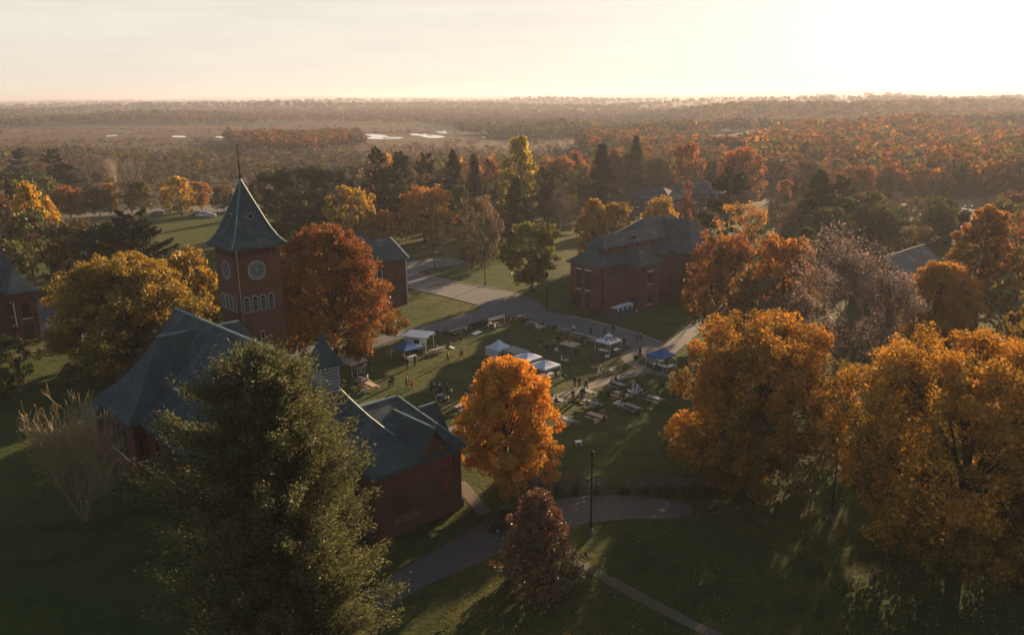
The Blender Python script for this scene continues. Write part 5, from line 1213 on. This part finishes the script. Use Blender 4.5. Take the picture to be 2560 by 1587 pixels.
ftable('long pale table beside the right blue tent, left arm of an L', (1652, 924), 2.6, .75, GA); ftable('long pale table beside the right blue tent, right arm of an L', (1675, 926), 1.9, .75, GA + PI / 2)
ftable('white table with a sign under the left blue tent', (1028, 901), 1.8, .75, GA + PI / 2, cloth=True); ftable('small white table alone on the lit grass in front of the fence', (1446, 1114), .8, .6, .3, .6)
ftable('white table under the high peaked tent', (1262, 905), 1.8, .7, GA + PI / 2); ftable('table under the grey canopy', (1298, 915), 1.8, .7, GA)
# sign board, boards, platform
g = G(903, 940); t = thing('sign_board', 'white framed sign standing at the tan tent', 'sign', (g[0], g[1], .0), R_(25)); m = MB(); m.box(-.5, .5, -.02, .02, .55, 1.35); m.build('panel', INK, t)
m = MB()
for q in ((-.56, -.5, .5, 1.4), (.5, .56, .5, 1.4), (-.5, .5, .5, .56), (-.5, .5, 1.34, 1.4)): m.box(q[0], q[1], -.035, .035, q[2], q[3])
m.box(-.54, -.48, -.03, .03, 0, .5); m.box(.48, .54, -.03, .03, 0, .5)
for k in range(3): m.box(-.3, .3, -.032, -.02, .72 + k * .2, .79 + k * .2)
m.build('frame', PLAST, t)
def board(label, px, rz, mat, w=.62, l=1.22, h0=.08, h1=.32, cat='game board', name='cornhole_board'):
    g = G(*px); t = thing(name, label, cat, (g[0], g[1], 0), rz, 'low boards lying on the lawn'); m = MB()
    m.hexa([(-w/2,-l/2,h0-.05),(w/2,-l/2,h0-.05),(w/2,l/2,h1-.05),(-w/2,l/2,h1-.05),(-w/2,-l/2,h0),(w/2,-l/2,h0),(w/2,l/2,h1),(-w/2,l/2,h1)]); bd = m.build('deck', mat, t)
    m = MB(); f = .78; z = h0 + (h1 - h0) * f + .004; m.poly([(.09 * math.cos(a), -l/2 + l * f + .09 * math.sin(a), z) for a in np.linspace(0, 2*PI, 12, endpoint=False)]); m.build('hole', DARK, bd)
    for x in (-w/2 + .05, w/2 - .05):
        m = MB(); m.box(x - .03, x + .03, l/2 - .1, l/2 - .03, 0, h1 - .05); m.build('leg', mat, t)
board('white slanted game board in front of the dried shrubs', (1192, 834), GA, PLAST, 1.2, 1.6); board('pale game board on the lit grass beside the chapel roof', (954, 1004), GA, WOODL, 1.0, 1.5); board('pale game board in the shade right of the seated person', (1128, 870), 1.0, PLAST)
g = G(1425, 863); t = thing('plywood_platform', 'low tan plywood platform on the lawn with one person on it', 'platform', (g[0], g[1], 0), GA); m = MB(); m.box(-1.5, 1.5, -1.2, 1.2, .22, .3); m.build('deck', WOODL, t)
for x in (-1.3, 1.3):
    m = MB(); m.box(x - .06, x + .06, -1.1, 1.1, 0, .22); m.build('joist', WOODG, t)
g = G(1242, 815); t = thing('white_frame', 'white goal shaped frame behind the picnic table on the upper lawn edge', 'frame', (g[0], g[1], 0), GA + PI / 2)
for x in (-1.9, 1.9):
    m = MB(); m.box(x - .05, x + .05, -.05, .05, 0, 1.7); m.build('post', PLAST, t)
for z in (1.35, 1.68):
    m = MB(); m.bar((-1.9, 0, z), (1.9, 0, z), .08); m.build('rail', PLAST, t)
# white slatted chairs
def chair():
    t = thing('garden_chair', '', 'chair'); m = MB(); m.hexa([(-.28,-.3,.36),(.28,-.3,.36),(.28,.25,.28),(-.28,.25,.28),(-.28,-.3,.4),(.28,-.3,.4),(.28,.25,.32),(-.28,.25,.32)]); m.build('seat', PLAST, t)
    m = MB()
    for k in range(5): m.bar((-.22 + k * .11, .22, .3), (-.26 + k * .13, .52, 1.0 - abs(k - 2) * .05), .09, .03)
    m.build('backrest', PLAST, t)
    for s in (-1, 1):
        m = MB(); m.box(s * .36 - .07, s * .36 + .07, -.36, .36, .56, .6); m.build('armrest', PLAST, t)
        m = MB(); m.box(s * .33 - .03, s * .33 + .03, -.32, -.22, 0, .56); m.build('leg', PLAST, t)
        m = MB(); m.bar((s * .33, .5, 0), (s * .33, .2, .56), .05, .08); m.build('leg', PLAST, t)
    return t
c0 = chair()
for i, (x, y, a, lab) in enumerate(((1578, 984, 3.6, 'white slatted chair, left of the circle of chairs by the path'), (1586, 987, 3.1, 'white slatted chair in front of the circle by the path'), (1598, 981, 2.2, 'white slatted chair, right of the circle by the path'), (1590, 974, .4, 'white slatted chair at the back of the circle by the path'),
    (1543, 1014, 4.0, 'white slatted chair left of a pair in front of the half sunlit table'), (1551, 1018, 2.8, 'white slatted chair right of a pair in front of the half sunlit table'), (1346, 823, 1.0, 'white slatted chair beside the upper edge picnic table'), (1358, 821, 5., 'white slatted chair right of the upper edge picnic table'),
    (1500, 935, 1.2, 'white slatted chair with a seated person, right lawn'), (1530, 930, 4.2, 'white slatted chair alone on the right lawn'))):
    o = c0 if i == 0 else copy_tree(c0); g = G(x, y); o.location = (g[0], g[1], 0); o.rotation_euler = (0, 0, a); tag(o, lab, 'chair', 'white slatted garden chairs')
for i, (x, y, mat_, lab) in enumerate(((1101, 992, CANVAS_B, 'blue cool box in the music corner'), (1116, 997, PLAST, 'white cool box in the music corner'), (1172, 1010, CANVAS_B, 'blue cool box by the bending person left of the orange maple'), (1518, 893, PLAST, 'white cool box under the table of the lettered tent'), (1344, 953, PLAST, 'white cool box beside the table of the frontmost white tent'),
    (1490, 1056, CANVAS_T, 'tan cool box beside the sunlit pale wood table'), (912, 981, PLAST, 'white cool box near the sunlit picnic table'), (1415, 905, CANVAS_G, 'grey cool box on the mid lawn grass'))):
    g = G(x, y); t = thing('cool_box', lab, 'cool box', (g[0], g[1], 0), i * .9, 'cool boxes on the lawn'); m = MB(); m.box(-.34, .34, -.2, .2, 0, .34); m.build('tub', mat_, t); m = MB(); m.box(-.36, .36, -.22, .22, .34, .42); m.build('lid', PLAST, t); m = MB(); m.bar((-.3, 0, .44), (.3, 0, .44), .04); m.build('handle', DARK, t)
# poles and rails stacked under the right maple
g = G(1712, 1112); t = thing('timber_stack', 'long pale timber rails lying under the big right maple', 'timber', (g[0], g[1], 0), R_(-24))
for i in range(4): m = MB(); m.bar((-2.4, i * .28 - .4, .5 - .12 * i), (2.6 - i * .4, i * .28 - .4, .5 - .12 * i), .12, .08); m.build('rail', WOODG, t)
for x in (-1.6, 1.4): m = MB(); m.box(x - .06, x + .06, -.6, .6, 0, .4); m.build('trestle', WOODG, t)
g = G(40, 978); t = thing('fallen_branch', 'pale fallen branch on the dark lawn near the left edge', 'branch', (g[0], g[1], 0), .2); m = MB(); m.tube((-.9, 0, .1), (.5, .1, .16), .07, .05, 6); m.tube((.5, .1, .16), (1.1, -.25, .3), .05, .02, 6); m.build('limb', WOODL, t)

# ---------------------------------------------------------------- cars
RUBBER = plain('tyre_rubber', (.012, .012, .012), .85); CHROME = plain('wheel_metal', (.4, .4, .4), .3, .6, .8)
def paint(name, c): return plain(name, c, .22, .6, vary=.03)
def car(label, px, rz, mat, suv=False, group=None):
    g = G(*px); t = thing('parked_car', label, 'car', (g[0], g[1], 0), rz, group); h = 1.62 if suv else 1.42
    sec = [(-2.2, .45, .62), (-2.15, .5, .9), (-1.2, .85, .98), (-.55, .9, h - .06 if suv else h - .08), (.3, .9, h), (1.45, .86, h - .04 if suv else h - .22), (2.0, .84, 1.02), (2.2, .8, .95), (2.22, .8, .55)]
    m = MB(); L = [[(x, -w, .28), (x, -w, min(z, .92)), (x, -w * .82 if z > 1. else -w, z), (x, w * .82 if z > 1. else w, z), (x, w, min(z, .92)), (x, w, .28)] for x, w, z in [(x, .9 - .08 * (abs(x) > 2.1), z) for x, _, z in sec]]
    for a, b in zip(L[:-1], L[1:]):
        for k in range(5): m.poly([a[k], a[k+1], b[k+1], b[k]][::-1])
        m.poly([a[5], a[0], b[0], b[5]][::-1])
    m.poly(L[0]); m.poly(L[-1][::-1]); b_ = m.build('body', mat, t)
    m = MB()
    for s in (-1, 1): q = [(-1.0, s*.912, .95), (1.6, s*.912, .95), (1.3, s*.77, h-.14), (-.5, s*.77, h-.14)]; m.poly(q if s < 0 else q[::-1])
    m.build('side_windows', GLASS, b_)
    m = MB(); m.poly([(-1.22, -.7, 1.01), (-1.22, .7, 1.01), (-.62, .66, h-.1), (-.62, -.66, h-.1)][::-1]); m.build('windscreen', GLASS, b_)
    for x in (-1.38, 1.38):
        for s in (-1, 1):
            m = MB(); m.tube((x, s*.72, .33), (x, s*.93, .33), .33, n=16); w_ = m.build('wheel', RUBBER, t); m = MB(); m.tube((x, s*.9, .33), (x, s*.945, .33), .2, n=12); m.build('rim', CHROME, w_)
    for s in (-1, 1): m = MB(); m.box(-2.21, -2.1, s*.6-.16, s*.6+.16, .64, .78); m.build('headlight', CHROME, t)
car('dark parked car, leftmost of three by the golden roadside tree', (490, 541), .25, paint('black_paint', (.012, .013, .016)), True, 'cars parked by the far road')
car('white parked car flashing in the sun, middle of three by the roadside tree', (507, 541), .2, paint('car_white_paint', (.75, .74, .7)), True, 'cars parked by the far road'); car('silver parked car, rightmost of three by the roadside tree', (524, 543), .2, paint('silver_paint', (.5, .5, .5)), False, 'cars parked by the far road')
car('grey car alone on the far road above the wide layered pine', (395, 536), .2, paint('grey_paint', (.1, .1, .11)), False, 'cars parked by the far road')
car('black car half hidden behind the purple red tree on the foreground drive', (1275, 1318), R_(12), paint('black_paint', (.012, .013, .016)), True)

# ---------------------------------------------------------------- people
SKIN = plain('skin', (.42, .26, .19), .6, vary=.05); CLOTH = tinted('clothing', .85, .18, 9.); HAIRM = tinted('hair', .6, .2, 20.)
def skin_mesh(name, chains, mat, sub=1):
    """one continuous surface grown over a jointed skeleton"""
    V, E_, Rr, idx = [], [], [], {}
    for ch_ in chains:
        prev = None
        for p, r in ch_:
            k = tuple(round(c, 4) for c in p)
            if k not in idx: idx[k] = len(V); V.append(p); Rr.append(r)
            if prev is not None and prev != idx[k]: E_.append((prev, idx[k]))
            prev = idx[k]
    me = bpy.data.meshes.new(name); me.from_pydata(V, E_, []); o = bpy.data.objects.new(name, me); COL.objects.link(o)
    o.modifiers.new('skin', 'SKIN'); md = o.modifiers.new('sub', 'SUBSURF'); md.levels = sub; md.render_levels = sub
    for i, r in enumerate(Rr):
        sv = me.skin_vertices[0].data[i]; rx = r if isinstance(r, tuple) else (r, r); sv.radius = rx; sv.use_root = (i == 0)
    dg = bpy.context.evaluated_depsgraph_get(); dg.update(); out = bpy.data.meshes.new_from_object(o.evaluated_get(dg)); out.name = name
    bpy.data.objects.remove(o); bpy.data.meshes.remove(me)
    out.materials.clear(); out.materials.append(mat); out.polygons.foreach_set('use_smooth', [True] * len(out.polygons)); return out
def pose(kind):
    P = dict(pel=(0, 0, .95), wst=(0, .0, 1.1), chs=(0, .0, 1.32), nk=(0, .01, 1.48), hd=(0, .03, 1.62), tp=(0, .02, 1.74))
    for s, n in ((-1, 'l'), (1, 'r')):
        P['sh' + n] = (s * .19, 0, 1.41); P['el' + n] = (s * .25, -.02, 1.14); P['wr' + n] = (s * .26, .08, .9); P['hp' + n] = (s * .095, 0, .9); P['kn' + n] = (s * .11, .02, .5); P['an' + n] = (s * .12, -.02, .09); P['to' + n] = (s * .135, .13, .04)
    if kind == 'walk':
        P.update(knl=(-.1, .2, .52), anl=(-.1, .28, .1), tol=(-.1, .43, .06), knr=(.1, -.06, .5), anr=(.11, -.33, .13), tor=(.11, -.22, .04), ell=(-.25, -.14, 1.16), wrl=(-.25, -.12, .92), elr=(.25, .08, 1.16), wrr=(.24, .26, 1.0))
    if kind == 'hands': P.update(ell=(-.28, .02, 1.15), wrl=(-.12, .24, 1.12), elr=(.28, .02, 1.15), wrr=(.1, .25, 1.16))
    if kind == 'bend': P.update(wst=(0, .07, 1.08), chs=(0, .26, 1.22), nk=(0, .38, 1.3), hd=(0, .5, 1.36), tp=(0, .6, 1.42), shl=(-.19, .33, 1.26), shr=(.19, .33, 1.26), ell=(-.22, .38, .98), elr=(.22, .38, .98), wrl=(-.16, .46, .74), wrr=(.16, .46, .74))
    if kind == 'sit':
        for k in ('pel', 'wst', 'chs', 'nk', 'hd', 'tp', 'shl', 'shr', 'ell', 'elr', 'wrl', 'wrr', 'hpl', 'hpr'): x, y, z = P[k]; P[k] = (x, y, z - .41)
        for s, n in ((-1, 'l'), (1, 'r')): P['kn' + n] = (s * .13, .42, .52); P['an' + n] = (s * .13, .42, .1); P['to' + n] = (s * .14, .58, .05); P['el' + n] = (s * .24, .1, .76); P['wr' + n] = (s * .13, .33, .74)
    return P
def person_proto(kind):
    P = pose(kind); v = lambda k: P[k]; body = [[(v('pel'), (.15, .11)), (v('wst'), (.13, .1)), (v('chs'), (.16, .11)), (v('nk'), (.055, .055)), (v('hd'), (.085, .105)), (v('tp'), (.06, .075))]]
    hd = np.array(v('hd')); up = np.array(v('tp')) - hd; fwd = np.array([0, 1., 0]); body.append([(v('hd'), (.085, .105)), (tuple(hd + fwd * .115 - up * .12), .016)])
    for n, s in (('l', -1), ('r', 1)):
        body.append([(v('chs'), (.16, .11)), (v('sh' + n), .06), (v('el' + n), .042), (v('wr' + n), .03)])
        w = np.array(v('wr' + n)); d = w - np.array(v('el' + n)); d /= np.linalg.norm(d); sd = np.cross(d, [0, 0, 1.]); sd = np.array([0, 1., 0]) if np.linalg.norm(sd) < .5 else sd / np.linalg.norm(sd); pm = w + d * .07; crl = np.cross(sd, d) * -.3
        body.append([(v('wr' + n), .03), (tuple(pm), (.034, .03))])
        for f in range(4):
            a = pm + sd * (f - 1.5) * .021 + d * .02; k = (.034, .04, .037, .028)[f]; body.append([(tuple(pm), (.034, .03)), (tuple(a), .009), (tuple(a + d * k + crl * .02), .0085), (tuple(a + d * k * 1.8 + crl * .08), .007)])
        body.append([(v('wr' + n), .03), (tuple(w + d * .03 + sd * .036 * s), .011), (tuple(w + d * .07 + sd * .05 * s), .009)])
        body.append([(v('pel'), (.15, .11)), (v('hp' + n), .085), (v('kn' + n), .055), (v('an' + n), .038), (v('to' + n), .035)])
    tr = []; jk = [[(v('pel'), (.175, .135)), (v('wst'), (.16, .13)), (v('chs'), (.19, .14)), (tuple(np.array(v('nk')) - np.array([0, 0, .03])), (.085, .08))]]
    for n in 'lr':
        jk.append([(v('chs'), (.19, .14)), (v('sh' + n), .085), (v('el' + n), .064), (tuple(np.array(v('wr' + n)) * .93 + np.array(v('el' + n)) * .07), .05)])
        tr.append([(v('pel'), (.162, .125)), (v('hp' + n), .108), (v('kn' + n), .076), (tuple(np.array(v('an' + n)) + [0, 0, .02]), .062)])
    sh_ = [[(tuple(np.array(v('an' + n)) - [0, .03, .02]), .05), (v('to' + n), .045)] for n in 'lr']
    hair = [[(tuple(hd + up * .35 - fwd * .03), (.088, .1)), (tuple(np.array(v('tp')) - fwd * .02), (.07, .085))], [(tuple(hd + up * .35 - fwd * .03), (.088, .1)), (tuple(hd - fwd * .05 - up * .3), (.075, .06))]]
    t = thing('person', '', 'person'); b = link('body', skin_mesh('body', body, SKIN), t)
    for nm, ch_ in (('trousers', tr), ('jacket', jk)): link(nm, skin_mesh(nm, ch_, CLOTH), t)
    for c in sh_: link('shoe', skin_mesh('shoe', [c], CLOTH), t)
    link('hair', skin_mesh('hair', hair, HAIRM), t)
    return t
PROTO = {}
BLK, NVY, GRY, WHT, REDC, CHR, OLV, TAN, BLU, MAR = (.012, .012, .014), (.015, .02, .04), (.2, .2, .21), (.66, .64, .62), (.30, .02, .02), (.04, .04, .045), (.06, .06, .03), (.3, .22, .14), (.05, .1, .22), (.11, .03, .035)
HD_, HL, HW = (.015, .01, .008), (.28, .19, .09), (.6, .58, .55)
CN = {BLK: 'black', NVY: 'navy', GRY: 'grey', WHT: 'white', REDC: 'red', CHR: 'charcoal', OLV: 'olive', TAN: 'tan', BLU: 'blue', MAR: 'maroon'}
def person(x, y, kind, jc, tc_, where, sc=1., a=None, hair=HD_, seat=0.):
    if kind not in PROTO: o = PROTO[kind] = person_proto(kind)
    else: o = copy_tree(PROTO[kind])
    g = G(x, y); o.location = (g[0], g[1], seat); o.scale = (sc,) * 3; o.rotation_euler = (0, 0, random.uniform(0, 6.28) if a is None else a)
    for c in o.children:
        n = c.name.split('.')[0]
        if n == 'jacket': c.color = rgba(jc)
        elif n == 'trousers': c.color = rgba(tc_)
        elif n == 'shoe': c.color = rgba(BLK if jc != WHT else GRY)
        elif n == 'hair': c.color = rgba(hair)
    act = {'stand': 'standing', 'walk': 'walking', 'hands': 'standing', 'bend': 'bending', 'sit': 'seated'}[kind]
    tag(o, '%s%s in %s %s %s' % ('child' if sc < .8 else 'person', ' in pale cap' if hair is HW and len(where.split()) < 9 else '', CN[jc], act, where), 'person', 'people at the lawn gathering')
for q in (
 (1120, 906, 'walk', BLK, BLK, 'on the sunlit strip, left of two walkers', 1.03, 1.2, HL), (1154, 896, 'walk', CHR, BLK, 'on the sunlit strip, right of two walkers', 1, 1.0), (1018, 922, 'stand', BLK, BLK, 'in front of the left blue tent, left of two', 1.03, .3), (1038, 914, 'hands', NVY, BLK, 'in front of the left blue tent, right of two', .98, .6),
 (1153, 855, 'hands', OLV, BLK, 'alone between the game board and the sunlit strip'), (1122, 871, 'sit', BLK, BLK, 'on the grass side of the left lawn', 1, 2.4), (1092, 880, 'sit', OLV, CHR, 'at the small shaded table right of the left blue tent', 1, 1.), (1086, 852, 'stand', WHT, BLK, 'right of the concession booth, nearer'), (1094, 847, 'walk', BLK, NVY, 'right of the concession booth, farther'),
 (1112, 845, 'hands', BLK, BLK, 'left of the upper lawn edge table, first of two'), (1119, 841, 'hands', GRY, BLK, 'left of the upper lawn edge table, second of two'), (1166, 832, 'sit', WHT, CHR, 'at the upper lawn edge table, in pale clothes', 1, 2.), (1172, 829, 'sit', BLK, BLK, 'at the upper lawn edge table, in dark clothes', 1, 4.),
 (914, 931, 'stand', WHT, GRY, 'at the right leg of the tan tent'), (921, 933, 'stand', BLK, CHR, 'right of the tan tent, first of a pair'), (927, 931, 'walk', BLK, GRY, 'right of the tan tent, second of a pair'), (897, 938, 'stand', NVY, BLK, 'in the shadow under the tan tent'),
 (976, 967, 'sit', BLK, BLK, 'in a dark folding seat on the sunlit strip', 1, 3.), (983, 964, 'stand', CHR, BLK, 'beside a seated friend on the sunlit strip', .95), (1017, 967, 'stand', MAR, CHR, 'with a red dressed friend on the sunlit strip', 1.02), (1023, 970, 'walk', WHT, TAN, 'between the maroon and red dressed people', .68, None, HL), (1030, 971, 'bend', REDC, REDC, 'right end of the trio on the sunlit strip', .95, 2.5),
 (1086, 988, 'stand', BLK, GRY, 'at the left of the music corner by the chapel', 1.02, None, HW), (1096, 980, 'bend', WHT, NVY, 'second in the music corner by the chapel', 1), (1119, 988, 'hands', BLK, BLK, 'third in the music corner by the chapel'), (1112, 1014, 'sit', BLK, NVY, 'at the low wall right of the small chapel roof, left', 1, 1.6), (1120, 1011, 'sit', NVY, BLK, 'at the low wall right of the small chapel roof, right', 1, 1.2),
 (1185, 972, 'walk', BLK, BLK, 'left of the orange maple top, upper', 1.02, None, HW), (1199, 983, 'hands', BLK, CHR, 'left of the orange maple, close to its leaves'), (1168, 1004, 'bend', NVY, BLU, 'left of the orange maple beside blue bags'), (1180, 1002, 'stand', CHR, BLU, 'right beside the bending person left of the orange maple'),
 (919, 960, 'stand', WHT, GRY, 'behind the sunlit picnic table', .96), (904, 976, 'stand', GRY, TAN, 'left of the sunlit picnic table', 1), (918, 966, 'sit', TAN, CHR, 'at the end of the sunlit picnic table', .7, 2.),
 (1226, 824, 'hands', WHT, BLK, 'under the white frame, left of three'), (1231, 830, 'stand', MAR, BLK, 'under the white frame, middle of three'), (1237, 832, 'walk', WHT, TAN, 'under the white frame, right of three', 1., None, HL), (1408, 828, 'hands', GRY, GRY, 'behind the drive side picnic row, in pale grey'), (1434, 835, 'stand', WHT, NVY, 'behind the drive side picnic row, in white', 1.05),
 (1478, 838, 'bend', BLK, BLK, 'on the drive behind the picnic row'), (1510, 837, 'bend', CHR, BLK, 'on the drive just left above the lettered tent', .85), (1533, 835, 'stand', BLK, BLK, 'on the drive just right above the lettered tent'), (1396, 862, 'stand', BLK, OLV, 'on the lawn below the first drive side table'), (1456, 862, 'stand', BLK, BLK, 'in front of the second drive side table'), (1463, 862, 'hands', NVY, GRY, 'in front of the third drive side table'),
 (1424, 859, 'sit', REDC, MAR, 'on the plywood platform', .9, 2.6, HL, .0), (1375, 891, 'walk', BLK, CHR, 'left of the big white shirt', .75), (1391, 893, 'stand', WHT, BLU, 'with his back turned, in the big white shirt', 1.08, .2), (1385, 874, 'stand', GRY, OLV, 'behind the big white shirt', .95, None, HW), (1414, 897, 'walk', BLK, GRY, 'right of the big white shirt', .78), (1438, 893, 'hands', BLK, BLK, 'left of a close pair mid lawn', 1.0, None, HW), (1446, 892, 'stand', CHR, BLK, 'right of a close pair mid lawn', .96, None, HL),
 (1404, 916, 'stand', WHT, CHR, 'behind the frontmost white tent', 1, None, HW), (1395, 948, 'stand', WHT, GRY, 'at the right corner of the frontmost white tent', .78), (1408, 948, 'sit', CHR, BLK, 'on the grass right of the frontmost white tent', .9, 4.), (1429, 936, 'bend', BLK, CHR, 'alone between tents and path', .9), (1369, 943, 'bend', WHT, CHR, 'at the table of the frontmost white tent', 1, 1.),
 (1437, 967, 'stand', BLK, BLK, 'left of a pair above the path'), (1448, 969, 'stand', MAR, CHR, 'right of a pair above the path'), (1466, 978, 'walk', BLK, BLK, 'on the path above the first path side table', 1.03, None, HL), (1455, 996, 'stand', BLK, NVY, 'at the left end of the path side table', .95), (1461, 991, 'stand', GRY, CHR, 'behind the path side table', .95),
 (1493, 935, 'sit', BLK, BLK, 'on the right lawn, left of two seated', 1, 1.), (1502, 933, 'sit', GRY, CHR, 'in a white chair on the right lawn', 1, 4.2, HW), (1532, 889, 'hands', BLK, BLK, 'under the lettered tent, front'), (1524, 880, 'stand', REDC, BLK, 'under the lettered tent, at the back'), (1589, 904, 'stand', WHT, BLK, 'on the round path, facing the blue tent', 1.03), (1600, 893, 'stand', NVY, BLK, 'on the round path, behind a white top', 1.0),
 (1601, 852, 'walk', GRY, NVY, 'on the drive with a child', 1.04), (1593, 850, 'walk', BLK, BLK, 'on the drive beside an adult', .72), (1591, 793, 'stand', WHT, CHR, 'right of the portable toilets', 1.0), (1527, 966, 'sit', GRY, CHR, 'at the table nearest the path junction, left', 1, 4., HW), (1540, 962, 'sit', BLK, BLK, 'at the table nearest the path junction, right', 1, 2.3),
 (1467, 1019, 'sit', TAN, CHR, 'at the mid lawn table, in tan', 1, -.7, HL), (1486, 1012, 'sit', GRY, CHR, 'at the mid lawn table, in grey', 1, 2.4, HW), (1552, 997, 'hands', GRY, BLK, 'behind the half sunlit table', .9), (1559, 1004, 'stand', NVY, BLK, 'right of the two white chairs', 1), (1510, 1056, 'stand', GRY, NVY, 'at the end of the sunlit pale wood table', .95, 1.2, HL),
 (1380, 1003, 'sit', BLK, BLK, 'by the orange maple at the path side table, dark', 1, 2.4), (1390, 1013, 'sit', MAR, MAR, 'by the orange maple at the path side table, maroon', 1, -.7), (1405, 1057, 'sit', WHT, CHR, 'at the table touching the orange maple', 1, 2.), (1658, 975, 'bend', BLK, BLK, 'in the shade left of the big right maple', .8), (1588, 978, 'sit', BLK, BLK, 'in the circle of white chairs, dark clothes', .95, 2.), (1598, 982, 'sit', GRY, GRY, 'in the circle of white chairs, grey clothes', .95, 2.2),
 (1104, 984, 'sit', BLK, BLK, 'on a stool in the middle of the music corner', .95, 2.), (1079, 980, 'hands', CHR, BLK, 'farthest left in the music corner', 1), (1128, 992, 'sit', OLV, BLK, 'at the right of the music corner', 1, 1.2), (1176, 988, 'hands', GRY, BLU, 'between the music corner and the orange maple', 1), (1191, 996, 'sit', BLU, NVY, 'on the grass close to the orange maple', 1, 2.),
 (1060, 884, 'stand', TAN, CHR, 'under the right edge of the left blue tent', 1), (1010, 905, 'stand', WHT, BLK, 'inside the left blue tent', .95), (878, 940, 'hands', BLK, CHR, 'at the left leg of the tan tent', 1), (1065, 858, 'stand', BLK, NVY, 'right beside the concession booth counter', 1), (1072, 861, 'hands', WHT, CHR, 'queueing at the concession booth counter', 1),
 (1255, 906, 'hands', BLK, BLK, 'inside the high peaked white tent', 1), (1300, 918, 'stand', CHR, BLK, 'under the grey canopy', 1), (1326, 930, 'hands', NVY, BLK, 'under the third tent of the middle row', 1), (1352, 872, 'stand', BLK, GRY, 'on the open grass behind the middle tents', 1), (1366, 876, 'walk', TAN, NVY, 'walking behind the middle tents', 1),
 (1476, 905, 'stand', NVY, CHR, 'alone between the lettered tent and the white chairs', 1), (1560, 868, 'walk', BLK, BLK, 'on the lawn right of the lettered tent', 1), (1640, 930, 'stand', BLK, BLK, 'at the left leg of the right blue tent', 1), (1432, 1002, 'hands', OLV, BLK, 'between the two nearest path side tables', 1), (1520, 1000, 'walk', MAR, NVY, 'walking between the tables on the right lawn', 1)):
    person(*q)
